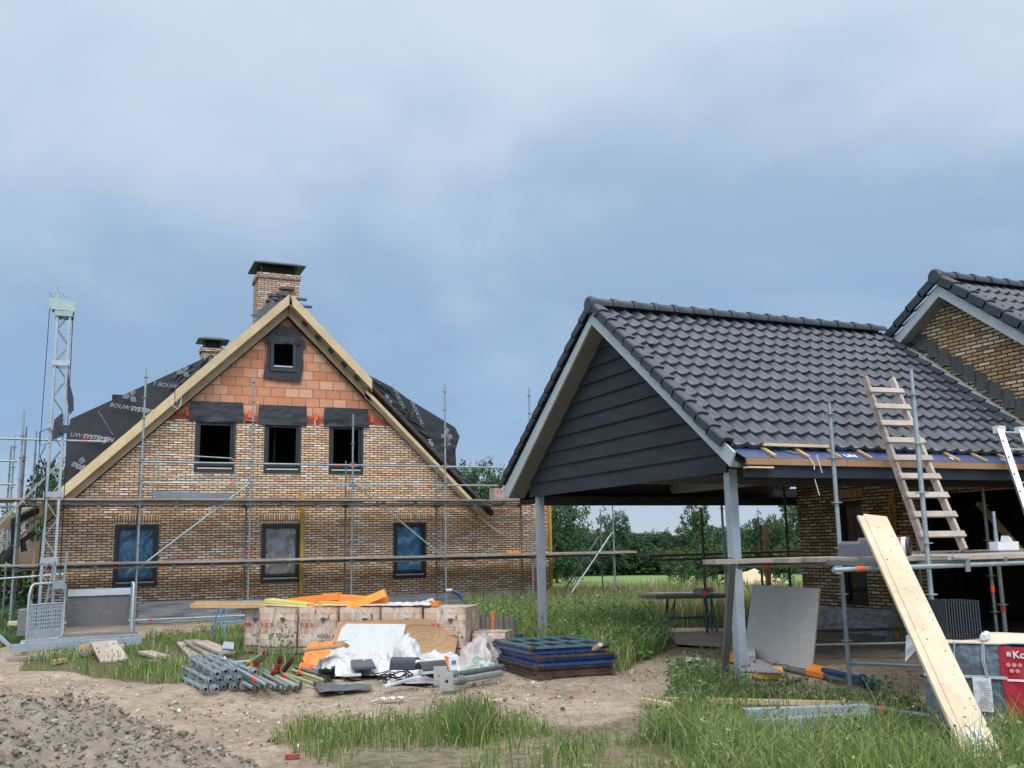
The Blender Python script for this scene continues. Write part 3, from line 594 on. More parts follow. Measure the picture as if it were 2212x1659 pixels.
def flap(x0,z0,x1,z1,y,name='membrane_flap',sd=0,j=.02):
    def fn(u,v):
        X=x0+(x1-x0)*u+ (j*(.5-u)*2*(1-v)*(-1)); Z=z0+(z1-z0)*v+j*.8*noise.noise(Vector((u*4,v*2,sd)))*(1-v)
        return (X,y-.02-.035*(1-v)*(.5+noise.noise(Vector((u*3,v*3,sd+4))))-.012*noise.noise(Vector((u*9,v*8,sd))),Z)
    b=MB(); b.slab(fn,26,16,(0,.006,0)); return b.build(name,MEMB,house)
for i,(x0,x1,z0) in enumerate(((2.03,3.36,4.98),(3.76,5.02,4.95),(5.50,6.72,4.95))): flap(x0,z0,x1,z0+.53,YW+.0,sd=i)
flap(3.92,7.16,4.80,7.66,YW+.06,sd=7,j=.05)
b=plate([(3.98,7.34),(3.93,6.7),(3.86,6.22),(4.3,6.17),(4.86,6.14),(4.93,6.6),(4.9,7.0),(4.99,7.15),(4.93,7.32),(4.8,7.34)],[rect(4.03,6.40,4.73,7.28)],.02,lambda u,v,w:(u,YW+.05+w+.02*noise.noise(Vector((u*5,v*5,0))),v)); b.build('membrane_surround',MEMB,house)
# orange anchors, white ties
b=MB()
for x_,z_ in ((1.95,5.13),(3.5,5.13),(5.25,5.12),(6.80,5.12)): b.box(x_,YW+.05,z_,x_+.085,YW+.1,z_+.2)
b.build_split('orange_wedge',mat('orange_plastic',(.85,.16,.03),(.7,.11,.02),.5),house)
b=MB()
for x_ in (2.02,5.24): b.box(x_,YW-.02,4.9,x_+.025,YW+.02,5.12)
for i in range(34):
    x_=U(xl+.1,xr-.1)
    if not any(a[0][0]-.1<x_<a[1][0]+.1 for a in upW): b.box(x_,YW-.01,ZB+.002,x_+U(.1,.3),YW+.08,ZB+U(.02,.05))
b.build_split('mortar_strip',mat('lime',(.6,.58,.54),(.45,.42,.38)),house)
# roof cheeks under printed membrane ---------------------------------
YC=26.7
def cheek(pts,name='membrane_cheek'):
    q=[PY(x,y,YC) for x,y in pts]; 
    b=plate([(p.x,p.z) for p in q],[],.03,lambda u,v,w:(u,YC+w,v)); return b.build(name,MEMB,house)
cL=cheek([(458,766),(420,783),(376,806),(366,812),(320,829),(250,866),(200,886),(152,905),(146,935),(144,985),(136,1045),(118,1078),(300,940),(480,790)])
cR=cheek([(780,800),(800,812),(850,838),(905,880),(960,912),(983,923),(993,943),(984,973),(986,1010),(996,1030),(992,1045),(1035,1085),(1046,1088),(985,1060),(880,950),(770,830)])
# a loose upper layer of membrane with folds, over the cheeks
def drape(pts4,nu,nv,amp,sd,off):
    q=[PY(x,y,YC-off) for x,y in pts4]
    def fn(u,v):
        p=q[0].lerp(q[1],u).lerp(q[3].lerp(q[2],u),v); nn_=noise.noise(Vector((u*3,v*5,sd)))+.5*noise.noise(Vector((u*9,v*4,sd+2)))
        return Vector((p.x,p.y-abs(amp*nn_),p.z+.3*amp*nn_))
    b=MB(); b.slab(fn,nu,nv,(0,.012,0)); return b.build('membrane_fold',MEMB,house)
drape([(372,812),(452,770),(400,835),(366,872)],24,20,.10,1,.03); drape([(786,806),(846,846),(936,955),(860,905)],30,24,.12,2,.04)
drape([(862,898),(985,945),(978,1030),(880,962)],26,26,.10,5,.03); drape([(905,960),(992,1020),(1046,1086),(1020,1078)],24,14,.14,9,.05)
# dormer roofs behind the cheeks
for p0,p1,sx in (((152,905),(458,766),-1),((983,923),(780,800),1)):
    a,b_=PY(*p0,YC+.02),PY(*p1,YC+.02); b=MB(); b.prism([a,b_,b_+Vector((0,0,-.1)),a+Vector((0,0,-.1))],(0,7.5,0)); b.build('dormer_roof',MEMB,house)
a=PY(145,985,YC+.03); b=MB(); b.box(a.x,YC+.03,2.9,a.x+.08,YC+7.5,4.85); b.build('dormer_side',MEMB,house)
a=PY(984,985,YC+.03); b=MB(); b.box(a.x-.08,YC+.03,2.95,a.x,YC+7.5,4.75); b.build('dormer_side',MEMB,house)
# printed words and marks on the membrane
def mtext(s,px,py,ang,size,bold=0,shear=.25,col=PRINT):
    a=PY(px,py,YC-.16); ca,sa=math.cos(ang),math.sin(ang)
    b,w=text(s,size,lambda u,v,w:(a.x+u*ca-v*sa,a.y-w,a.z+u*sa+v*ca),shear,bold); b.build('printed_word',col,house); return w
def word(pre,suf,px,py,deg,size=.155):
    w=mtext(pre,px,py,math.radians(deg),size) if pre else 0
    a=PY(px,py,YC); e=PR2(a.x+(w+.005)*math.cos(math.radians(deg)),YC,a.z+(w+.005)*math.sin(math.radians(deg)))
    if suf: mtext(suf,e[0],e[1],math.radians(deg),size,.006)
def PR2(px,py,pz):
    d=Vector((px,py,pz-H)); q=_X*d[0]+_Y*d[1]+_Z*d[2]; return (c[0]+F*q[0]/-q[2],c[1]-F*q[1]/-q[2])
def logo(px,py,deg,s=.2):
    s*=.8
    a=PY(px,py,YC-.155); b=MB()
    for arm in range(3):
        th=math.radians(deg+120*arm); u=Vector((math.cos(th),0,math.sin(th))); n_=Vector((-math.sin(th),0,math.cos(th)))
        for j in range(4):
            o=(j-.5)*.034; p=a+n_*o+u*(.02+abs(j-1)*.015); b.beam(p,p+u*(s*(1-.13*abs(j-1.5))),.016,.004,up=(0,1,0))
    b.build('printed_mark',PRINT,house)
word('BOUW','SYSTEMEN',236,878,-8); word('UW','SYSTEMEN',150,942,-7); word('T BOUW','',328,832,-5); word('','DAT',163,1012,-4); word('T B','',437,778,-6,.17)
logo(282,855,50); logo(397,802,50,.19); logo(172,1003,45)
word('DAT BOUWS','',876,882,117,.13); word('DAT BOUWS','',916,916,116,.13); word('','TEMEN',944,982,112); word('BOUW','',974,962,105,.13); word('W','',957,1005,118); word('DAT BOU','',985,1053,-38,.16)
logo(836,864,-50,.17); logo(965,938,-50,.21); logo(919,967,-20,.19)
b=MB()
for (x0,y0),(x1,y1) in (((213,889),(245,941)),((897,868),(887,905))):
    p,q=PY(x0,y0,YC-.06),PY(x1,y1,YC-.06); n_=13
    for i in range(n_): b.beam(p.lerp(q,i/n_),p.lerp(q,(i+.55)/n_),.02,.004,up=(0,1,0))
b.build('printed_dashes',PRINT,house)
b=MB(); q=[PY(x,y,25.0) for x,y in ((365,868),(368,855),(380,868),(392,856),(391,872),(384,884),(366,872))]; b.path(q,.014,6); b.build('rope',mat('rope',(.6,.56,.46)),house)
# chimneys -----------------------------------------------------------
CHX=brick('chimney_brick','S',[(0,(.50,.34,.24)),(.25,(.44,.29,.21)),(.5,(.55,.41,.30)),(.7,(.47,.31,.23)),(.85,(.64,.55,.46))],.222,.0628,(.10,.08,.065))
CAPM=mat('chimney_cap',(.014,.03,.028),(.009,.02,.019),.45); LEAD=mat('lead',(.10,.11,.125),(.06,.065,.075),.6)
def chimney(xa,ya,xb,yb,yd,Y0,bottom,lbl):
    a=PY(xa,ya,Y0); bq=PY(xb,ya,Y0); x0,x1=a.x,bq.x; zt_=a.z; D=.85*(x1-x0)
    b=MB(); b.box(x0,Y0,bottom,x1,Y0+D,zt_-.14); s_=b.build('chimney',CHX,house); s_['label']=lbl
    b=MB(); b.box(x0-.045,Y0-.045,zt_-.14,x1+.045,Y0+D+.045,zt_); b.build('brick_collar',CHX,s_)
    b=MB(); b.box(x0+.12,Y0+.12,zt_,x1-.12,Y0+D-.12,zt_+.24); b.build('flue',BLACK,s_)
    b=MB()
    for X in (x0+.06,x1-.1):
        for Yq in (Y0+.03,Y0+D-.07): b.box(X,Yq,zt_,X+.04,Yq+.04,zt_+.25)
    b.build_split('cap_bracket',CAPM,s_)
    b=MB(); xm,ym=(x0+x1)/2,Y0+D/2; e=.16; zc=zt_+.25; b.box(x0-e,Y0-e,zc,x1+e,Y0+D+e,zc+.035)
    b.add([(x0-e,Y0-e,zc+.035),(x1+e,Y0-e,zc+.035),(x1+e,Y0+D+e,zc+.035),(x0-e,Y0+D+e,zc+.035),(x0+.1,Y0+.1,zc+.15),(x1-.1,Y0+.1,zc+.15),(x1-.1,Y0+D-.1,zc+.15),(x0+.1,Y0+D-.1,zc+.15)],[(0,1,5,4),(1,2,6,5),(2,3,7,6),(3,0,4,7),(4,5,6,7)]); b.build('cap',CAPM,s_)
    return s_,x0,x1,zt_,D
CH,x0,x1,zt_,D=chimney(559,588,647,588,0,28.2,6.5,'main brick chimney with green-black metal cap')
b=MB()
for i,(px,py,w) in enumerate(((604,622,40),(580,637,32),(552,650,0),(575,648,32),(634,645,36),(650,661,30))):
    if w: p=PY(px,py,28.12); q=PY(px+w*.8,py+2,28.12); b.beam((p.x,28.14,p.z),(q.x,28.14,q.z),.12,.06)
for px,py in ((597,630),(610,630),(588,642),(628,648),(640,655)): p=PY(px,py,28.12); b.box(p.x,28.08,p.z-.12,p.x+.16,28.19,p.z)
b.build('lead_step',LEAD,CH)
b=MB(); p=[PY(x,y,28.0) for x,y in ((540,682),(552,676),(572,660),(590,648),(600,655),(585,672),(570,690),(560,705),(556,685))]; b.prism(p,(0,.03,0)); b.build('loose_lead_flashing',LEAD,CH)
chimney(437,750,484,750,0,33.5,6.0,'second brick chimney behind the left verge with dark metal cap')
# base: grey plastic sheet, eave corner on the left
PLS=mat('grey_plastic_sheet',(.85,.85,.82),(.26,.26,.25),.35,0,4.5,(.3,1,3.2),.8,spec=.6,alpha=.72)  # pale and dark streaks in the colour stand in for light on folds
b=MB(); b.slab(lambda u,v:(1.0+11.2*u,YW-.03-.03*abs(noise.noise(Vector((u*14+v*4,v*7,0))))-.05*(1-v),-.15+(.62+.05*noise.noise(Vector((u*6,0,3)))-.07*u)*v),160,10,(0,.003,0))
tag(b.build('plastic_sheet',PLS,loc=(6,YW,0)),'grey plastic sheet hung along the foot of the brick front','plastic sheet')
b=MB(); b.prism([(-1.25,YW-.1,2.95),(-1.25,YW-.1,2.55),(-2.2,YW-.1,2.2),(-2.25,YW-.1,2.42)],(0,.03,0)); b.build('eave_board',VG,house)
b=MB(); b.path([(-1.3,YW-.15,2.75),(-1.8,YW-.2,2.45),(-1.75,YW-.2,1.9),(-1.95,YW-.2,1.55)],.10,6); b.path([(-1.35,YW-.15,2.2),(-1.6,YW-.2,2.0),(-1.55,YW-.2,1.75)],.07,6); b.build('eave_membrane',MEMB,house)
b=MB(); b.beam((-1.95,YW-.15,1.8),(-1.3,YW-.15,2.45),.05,.06); b.beam((-1.35,YW+.02,-.1),(-1.35,YW+.02,2.5),.05,.05); b.build('eave_batten',VG,house)
b=MB(); b.box(-1.85,YW+1.2,1.3,-1.3,YW+1.4,2.0); b.build('side_bay_wall',mat('old_side_wall',(.33,.25,.18)),house)
# yellow corner profiles
YEL=mat('yellow_profile',(.50,.30,.02),(.38,.22,.015),.5,grime=.3)
def prof(x,z0,z1,lb,y=YW-.16,w=.09):
    b=MB(); b.box(x,y,z0,x+w,y+.02,z1); b.box(x,y+.02,z0,x+.02,y+.1,z1); tag(b.build('bricklaying_profile',YEL,loc=(x,y,z0)),lb,'profile',group='yellow bricklaying profiles')
p=PY(651,1060,YW-.16); prof(p.x,.55,3.15,'yellow profile right of the middle ground-floor window')
p=PY(1169,1100,YW-.16); prof(p.x+.02,.0,3.0,'inner one of the two yellow profiles at the right brick corner',w=.07); p=PY(1186,1100,YW-.16); prof(p.x,.0,3.0,'outer one of the two yellow profiles at the right brick corner',w=.07)

# ================================================================== SCAFFOLDING
def standard(x,y,z0,z1,off=0.,tape=None,m=GALV,parent=None,name='pole',r=.0245):
    b=MB(); b.tube((x,y,z0),(x,y,z1-.22),r,8); b.tube((x,y,z1-.22),(x,y,z1),r*.78,8)
    zq=z0+off
    while zq<z1-.1:
        if zq>z0+.05: b.disc((x,y,zq),(0,0,1),.062,.012,8)
        zq+=.5
    b.tube((x,y,z0-.12),(x,y,z0+.02),.018,6); b.box(x-.07,y-.07,z0-.13,x+.07,y+.07,z0-.12)
    o=b.build(name,m,parent)
    if tape is not None: MB().tube((x,y,tape),(x,y,tape+.10),r+.004,8).build('marking_tape',RED,o)
    return o
def ledger(p,q,parent,tape=None,m=GALV,name='ledger',r=.0235):
    b=MB(); b.tube(p,q,r,8); p,q=Vector(p),Vector(q); d=(q-p).normalized()
    for e,s in ((p,1),(q,-1)): b.obox(e+d*s*.06,d*.04,Vector((0,0,1))*.036,d.cross(Vector((0,0,1)))*.012)
    o=b.build(name,m,parent)
    for tt in (tape or []): cpt=p.lerp(q,tt); MB().tube(cpt-d*.045,cpt+d*.045,r+.004,8).build('marking_tape',RED,o)
    return o
def planks(x0,x1,ys,z,parent,m,w=.23,th=.045,name='deck_board',L=None):
    for y in ys:
        x=x0+U(-.25,.15)
        while x<x1-.2:
            L_=L or U(2.4,4.2); xe=min(x1+U(-.2,.3),x+L_); zz=z+U(0,.03); b=MB(); b.beam((x,y,zz),(xe,y+U(-.02,.02),z+U(0,.03)),w,th); b.build(name,m,parent); x=xe+U(-.15,.03)
SC=thing('scaffolding','long two-deck tube scaffold standing along the brick front of the unfinished house','scaffolding',(3.5,24.9,0))
YO,YI=24.5,25.25
XO=[-1.69,.9,3.46,6.03,8.58,11.12,13.7]
OF={-1.69:.4,.9:.33,3.46:.33,6.03:.33,8.58:.38,11.12:.38,13.7:.38}
TOP=[4.95,6.13,6.09,5.16,6.11,6.11,3.1]
for X_,zt_ in zip(XO,TOP): standard(X_,YO,.02,zt_,.36,tape={6.03:3.75,3.46:1.62,.9:None,11.12:.75}.get(X_),parent=SC)
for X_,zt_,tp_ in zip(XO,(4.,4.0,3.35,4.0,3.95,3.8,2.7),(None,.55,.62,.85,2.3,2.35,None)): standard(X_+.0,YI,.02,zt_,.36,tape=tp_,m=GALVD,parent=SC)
ZL,ZU=1.34,2.82
tl={0:[.85,.30],1:[.22],2:[.35,.75],3:[.3],4:[.2],5:[.9]}
for i in range(6):
    a_,b_=XO[i],XO[i+1]
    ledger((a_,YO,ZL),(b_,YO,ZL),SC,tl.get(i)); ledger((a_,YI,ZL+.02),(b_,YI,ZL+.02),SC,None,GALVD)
    if i<5:
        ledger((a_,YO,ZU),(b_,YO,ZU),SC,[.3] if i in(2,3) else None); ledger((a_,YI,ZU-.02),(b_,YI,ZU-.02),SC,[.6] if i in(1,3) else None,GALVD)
    if 0<i<5:
        ledger((a_,YO,ZU+.5),(b_,YO,ZU+.5),SC,[.82] if i in(1,3) else None,name='guard_rail'); ledger((a_,YO,ZU+1.0),(b_,YO,ZU+1.0),SC,[.85] if i in (1,2) else None,name='guard_rail')
for i in range(5):
    ledger((XO[i],YO,.12),(XO[i+1],YO,.12),SC,[.13],m=GALV)
for X_ in XO:
    ledger((X_,YO,ZL),(X_,YI,ZL),SC,m=GALVD,name='transom')
    if X_<13: ledger((X_,YO,ZU),(X_,YI,ZU),SC,m=GALVD,name='transom')
for i in range(6):
    for f_ in (.32,.66):
        xx_=XO[i]+2.56*f_
        for Z_ in ((ZL,ZU) if i<5 else (ZL,)):
            b=MB(); b.beam((xx_,YO-.05,Z_),(xx_,YI+.05,Z_),.05,.05); b.box(xx_-.05,YO-.07,Z_-.075,xx_+.05,YO-.04,Z_+.08); b.build('transom',GALVD,SC)
planks(-2.9,14.4,(24.42,24.66,24.9,25.14),ZL+.085,SC,DECKM)
planks(-2.9,11.5,(24.42,24.66,24.9,25.14),ZU+.085,SC,DECKM)
def brace(p,q,parent,name='diagonal_brace',m=GALV): return ledger(p,q,parent,m=m,name=name)
brace((.98,YO-.06,ZL+.02),(3.4,YO-.06,ZU+.48),SC); brace((6.1,YO-.06,ZU+.5),(8.52,YO-.06,ZL+.05),SC)
brace((13.66,YO,2.0),(11.9,YO-.5,.2),SC); brace((13.6,YO+.7,1.9),(12.6,YO+1.6,.0),SC,m=GALVD)
# loose transport guard frame leaning on the top deck
t_=thing('guard_frame','grey tubular guard frame with toe board standing on the upper scaffold deck','guard frame',(2.2,24.75,ZU+.15))
p=lambda x,y:PY(x,y,24.8)
b=MB(); b.path([p(330,1062),p(333,1010),p(336,985),p(340,981),p(430,986),p(500,990),p(508,996),p(506,1062)],.017,8); b.tube(p(334,1026),p(506,1032),.014); b.build('tube_frame',GALV,t_)
b=MB(); q=[p(330,1060),p(505,1066),p(503,1076),p(497,1079),p(338,1077),p(331,1070)]; b.prism(q,(0,.02,0)); b.build('toe_board',mat('grey_toe_board',(.22,.26,.29),(.17,.2,.225),.5,.4,3,bump=.03),t_)
b=MB(); b.tube(p(340,976),p(345,1030),.02); b.tube(p(345,1004),p(362,1003),.015); b.build('clamp_tube',GALV,t_)
# scaffold along the left flank
SL=thing('scaffolding','scaffold along the left flank of the unfinished house, cut off by the picture edge','scaffolding',(-2.4,25,0))
for X_,Y_,zt_ in ((-2.55,24.6,2.6),(-2.0,26.6,4.6),(-2.8,27.6,3.5),(-1.95,29.5,5.2),(-2.75,31.0,5.0),(-1.95,34.,5.6),(-2.8,36.,5.3)): standard(X_,Y_,.02,zt_,.3,tape=.9,m=GALVD if Y_>27 else GALV,parent=SL)
for Z_ in (1.45,2.75): planks(-6.5,-2.0,(24.5,24.75),Z_+.1,SL,DECKM); ledger((-6.5,24.45,Z_),(-1.75,24.45,Z_),SL,[.35])
ledger((-6.5,24.4,4.32),(.1,24.4,4.27),SL,[.93],name='guard_rail'); ledger((-6.5,24.4,3.3),(-1.75,24.4,3.25),SL,[.6],name='guard_rail'); ledger((-6.5,24.4,3.82),(-1.75,24.4,3.78),SL,name='guard_rail')
ledger((-6.,24.3,.95),(-.6,22.9,1.25),SL,name='guard_rail'); ledger((-6.,24.6,.35),(-1.9,24.6,.3),SL)
for Y_ in (27,31,35): ledger((-2.8,Y_,2.0),(-1.95,Y_,2.0),SL,m=GALVD,name='transom')
for X_ in (-2.8,-1.95): ledger((X_,26.6,2.7),(X_,36,2.7),SL,m=GALVD)
b=MB(); b.beam((-3.2,24.1,.9),(-.75,24.3,3.9),.09,.05); b.build('shoring_board',WOODL,SL)
b=MB(); b.beam((-4.,24.,.9),(-2.3,24.2,2.3),.07,.05); b.build('shoring_board',WOODL,SL)
# ================================================================== HOIST
LI=thing('goods_hoist','tall grey lattice-mast goods hoist standing in front of the left corner of the house','hoist',(-.7,20.2,0))
YM=20.2
def mx(z): return -.76-.012*z*0
b=MB(); w_=.19
cs=[(-.92,YM-.13),(-.70,YM-.13),(-.92,YM+.13),(-.70,YM+.13)]
for X_,Y_ in cs: b.beam((X_,Y_,.25),(X_,Y_,6.37),.04,.04,up=(1,0,0))
b.build('mast_leg',STEELB,LI)
b=MB()
for s_ in range(18):
    z0=.3+s_*.337; z1=z0+.337; f_=s_%2
    for (A,B) in ((0,1),(2,3),(0,2),(1,3)):
        p,q=(cs[A],cs[B]) if f_ else (cs[B],cs[A]); b.tube((*p,z0),(*q,z1),.011,6)
b.build('mast_lattice',GALV,LI)
b=MB()
for z_ in (.3,1.55,2.78,4.05,5.3,6.28):
    b.box(-.97,YM-.175,z_-.04,-.65,YM-.155,z_+.06); b.box(-.97,YM+.155,z_-.04,-.65,YM+.175,z_+.06)
b.build_split('mast_flange',STEELB,LI)
b=MB(); b.prism([(-1.08,YM-.14,6.60),(-1.08,YM-.14,6.43),(-1.03,YM-.14,6.37),(-.62,YM-.14,6.35),(-.62,YM-.14,6.54)],(0,.03,0)); b.prism([(-1.08,YM+.11,6.60),(-1.08,YM+.11,6.43),(-1.03,YM+.11,6.37),(-.62,YM+.11,6.35),(-.62,YM+.11,6.54)],(0,.03,0)); b.box(-1.03,YM-.1,6.38,-.64,YM+.1,6.41); b.build('mast_head',mat('head_green_grey',(.36,.45,.42),(.30,.38,.35),.5,0,3,bump=.03),LI)
hz_=lambda z:6.58+(z-6.88)*.52
b=MB(); b.box(-1.0,YM-.06,6.57,-.92,YM+.02,hz_(7.25)); b.tube((-.97,YM,hz_(7.2)),(-.94,YM,hz_(7.42)),.014); b.path([(-.93,YM,hz_(7.2)),(-.89,YM,hz_(7.25)),(-.84,YM,hz_(7.18)),(-.82,YM,hz_(7.06))],.013,6); b.path([(-1.0,YM,hz_(7.18)),(-1.06,YM,hz_(7.2)),(-1.09,YM,hz_(7.1)),(-1.02,YM,hz_(7.0))],.008,6); b.path([(-1.02,YM,hz_(6.92)),(-.97,YM,hz_(6.9)),(-.9,YM,hz_(6.9))],.014,6); b.build('head_fitting',GALV,LI)
b=MB(); b.tube((-1.07,YM,6.40),(-1.10,YM,1.9),.007,5); b.tube((-.65,YM,6.2),(-.60,YM,1.0),.008,5); b.tube((-.65,YM,6.36),(-.65,YM,6.2),.015,6); b.path([(-.98,YM-.2,3.7),(-1.06,YM-.2,3.5),(-.95,YM-.2,3.2),(-.93,YM-.2,2.4),(-.98,YM-.2,1.2),(-.95,YM-.2,.4)],.009,5); b.path([(-.9,YM-.2,4.05),(-1.1,YM-.2,3.95),(-1.08,YM-.2,3.7),(-.9,YM-.2,3.75)],.008,5); b.build('hoist_cable',BLACK,LI)
b=MB(); b.prism([(-.68,YM-.2,5.3),(-.64,YM-.2,4.95),(-.55,YM-.2,4.65),(-.53,YM-.2,4.4),(-.6,YM-.2,4.3),(-.66,YM-.2,4.6)],(0,.02,0)); b.box(-.78,YM-.22,3.95,-.6,YM-.16,4.1); b.prism([(-.86,YM-.2,4.2),(-.72,YM-.2,4.35),(-.7,YM-.2,3.9),(-.88,YM-.2,3.8)],(0,.02,0)); b.build('torn_tarp',mat('navy_tarp',(.03,.035,.05)),LI)
# base, motor and platform
b=MB()
p0,p1=G(22,1418),G(305,1400); p0.z=p1.z=.13; b.beam(p0,p1,.08,.13); b.beam(p0+Vector((.1,.75,0)),p1+Vector((0,.75,0)),.08,.13); b.beam(p0+Vector((.15,0,0)),p0+Vector((.15,.8,0)),.08,.1); b.beam(p0+Vector((0,0,.02)),p0+Vector((-.55,.2,.55)),.05,.05); b.build('base_frame',STEELB,LI)
b=MB(); b.box(-1.28,20.35,.2,-.55,20.9,.66); b.build('motor_box',mat('motor_grey',(.19,.19,.20),(.14,.14,.15),.5),LI)
b=MB(); q=PY(145,1318,20.9); e=PY(278,1318,20.9)
b.slab(lambda u,v:(q.x+(e.x-q.x)*u,20.9,.27+.62*v),2,2,(0,.03,0),False); b.build('back_plate',mat('checker_plate_dull',(.21,.20,.195),(.16,.15,.15),.45,.5,10,bump=.3),LI)
b=MB(); b.box(q.x-.0,20.86,.86,e.x+.02,20.895,.99); b.build('bright_edge_plate',mat('checker_plate_bright',(.62,.65,.67),(.5,.53,.55),.35,.5,10,bump=.3),LI)
b=MB(); b.box(q.x-.05,20.0,.16,e.x+.12,20.86,.22); b.beam((q.x-.05,19.98,.15),(e.x+.15,19.98,.15),.05,.10); b.build('platform_floor',mat('platform_wood',(.24,.21,.18),(.15,.13,.11),.8),LI)
# perforated gate, open to the front
gl=PY(62,1300,19.6); gr_=PY(139,1300,20.1)
def gf(u,v,w=0): p=gl.lerp(gr_,u); return Vector((p.x,p.y+w,v))
b=MB(); b.path([gf(0.05,.12),gf(0,.2),gf(0,.95),gf(.05,1.1),gf(.12,1.15),gf(.95,1.15),gf(1,1.1),gf(1,.25),gf(.95,.15),gf(.05,.12)],.022,8); b.tube(gf(0,.78),gf(1,.78),.014); b.build('gate_frame',STEELB,LI)
holes=[]
LW=(gr_-gl).length
for i in range(13):
    for j in range(6):
        cx_=.1+.8*i/12; cz=.36+.068*j
        holes.append([(cx_+.021*math.cos(a)*1.0,cz+.027*math.sin(a)) for a in [k_*math.pi/3 for k_ in range(6)]])
plate([(.02,.14),(.98,.14),(.98,.77),(.02,.77)],holes,.006,lambda u,v,w:gf(u,v,w)).build('gate_panel',STEELB,LI)
b=MB(); b.tube((-.88,YM-.3,.2),(-.70,YM-.3,1.55),.022); b.beam(PY(136,1278,20.3),PY(145,1190,20.3),.07,.04); b.beam(PY(127,1278,20.3),PY(129,1232,20.3),.05,.04); b.box(-.7,YM-.35,1.05,-.5,YM-.25,1.2); b.beam((-1.05,YM-.35,.85),(-.98,YM-.35,.62),.06,.03); b.build('control_post',GALV,LI)
ge_=PY(285,1330,20.2); b=MB(); X_=ge_.x
b.path([(X_,20.0,.16),(X_,20.0,1.06),(X_,20.05,1.1),(X_,20.75,1.1),(X_,20.8,1.06),(X_,20.8,.2)],.02,8); b.slab(lambda u,v:(X_,20.02+.76*u,.22+.5*v),2,2,(.01,0,0),False)
for j in range(3): b.tube((X_,20.02,.78+.07*j),(X_,20.78,.78+.07*j),.01,6)
b.build('end_gate',STEELB,LI)
for i,(xa,ya,xb,yb,mm,nm,lb) in enumerate(((200,1388,238,1430,WOODL,'ramp_board','left one of the two pale ramp boards at the hoist'),(222,1386,262,1426,WOODL,'ramp_board','right one of the two pale ramp boards at the hoist'))):
    p,q=G(xa+12,ya,.18),G(xb-2,yb,.02); b=MB(); b.beam(p,q,.25,.035); tag(b.build(nm,mm,loc=q),lb,'board',group='ramp boards')
for xa,ya,xb,yb,h_,w,m,lb in ((168,1402,270,1398,.06,.08,WOODP,'pale timber lying under the hoist platform'),(172,1398,240,1393,.13,.08,WOODN,'upper timber packing under the hoist platform'),(16,1424,150,1417,.03,.12,WOODG,'weathered board under the left end of the hoist base'),(60,1420,190,1412,.04,.12,WOODG,'weathered board under the middle of the hoist base'),(178,1409,205,1407,.05,.08,WOODL,'short pale board end beside the ramp'),(113,1431,140,1426,.03,.06,WOODN,'small yellow timber offcut on the soil by the hoist'),(240,1400,268,1396,.05,.07,WOODP,'short timber block right of the ramp boards')):
    p,q=G(xa,ya,h_),G(xb,yb,h_); b=MB(); b.beam(p,q,w,.06); tag(b.build('timber_offcut',m,loc=(p+q)/2),lb,'timber',group='timbers around the hoist base')
b=MB(); p,q=G(62,1330,0),G(92,1332,0); b.box(-1.6,22.6,.25,-1.2,22.9,.32); tag(b.build('timber_offcut',WOODP,loc=(-1.4,22.7,.25)),'small pale plank left behind the motor box','timber')
# ================================================================== CARPORT
def DP(x,y,dep):
    r=ray(x,y); k=dep/F; return Vector((r[0]*k,r[1]*k,H+r[2]*k))
TILE=mat('roof_tile',(.026,.034,.047),(.019,.026,.036),.34,0,1.6,bump=.06,coord='Object',spec=.6,rnd=.0)
def tile_tint():
    t=TILE.node_tree; k=N(t); bs=[n for n in t.nodes if n.type=='BSDF_PRINCIPLED'][0]; src=bs.inputs['Base Color'].links[0].from_socket
    ge=k.n('ShaderNodeNewGeometry'); sx=k.n('ShaderNodeSeparateXYZ',{0:ge.outputs['Position']}); cb=k.n('ShaderNodeCombineXYZ',{0:sx.outputs[0],1:sx.outputs[2]})
    bt=k.n('ShaderNodeTexBrick',{'Vector':cb.outputs[0],'Color1':(0,0,0,1),'Color2':(1,1,1,1),'Mortar Size':0.,'Scale':1.,'Brick Width':.2265,'Row Height':.189},offset=0.)
    v=k.n('ShaderNodeMapRange',{0:k.n('ShaderNodeRGBToBW',{0:bt.outputs[0]}).outputs[0],3:.72,4:1.3}).outputs[0]
    d=k.n('ShaderNodeTexNoise',{'Vector':ge.outputs['Position'],'Scale':.8,'Detail':6,'Roughness':.7}); dust=k.n('ShaderNodeMapRange',{0:d.outputs[0],1:.5,2:.75,4:.22}).outputs[0]
    o=k.mix(dust,k.mix(1.,src,k.n('ShaderNodeCombineXYZ',{0:v,1:v,2:v}).outputs[0],'MULTIPLY'),(.075,.085,.10)); t.links.new(o,bs.inputs['Base Color'])
tile_tint()
TILE2=mat('edge_tile',(.030,.038,.047),(.022,.029,.036),.45,0,3,bump=.06,spec=.5,rnd=.1)
GUN=mat('black_siding',(.012,.019,.029),(.005,.009,.014),.65,0,4,(1,.25,1.5),.3,grime=0)
TR_=mat('grey_trim',(.40,.45,.47),(.34,.39,.41),.5,0,2,bump=.02,rnd=.03)
SOF=mat('soffit_panel',(.20,.185,.15),(.15,.14,.115),.7,0,2,bump=.05)
CP=thing('carport','open carport with black tiled roof and black boarded gable on galvanised posts','carport',(7.1,12.7,0))
RY,RZ=12.70,5.30; EY,EZ=9.50,2.84; LY,LZ=16.42,2.76
XW=13.0
def prof(t):
    return -.024*abs(math.sin(math.pi*t/.70))**.9 if t<.70 else .024*math.sin(math.pi*(t-.70)/.30)
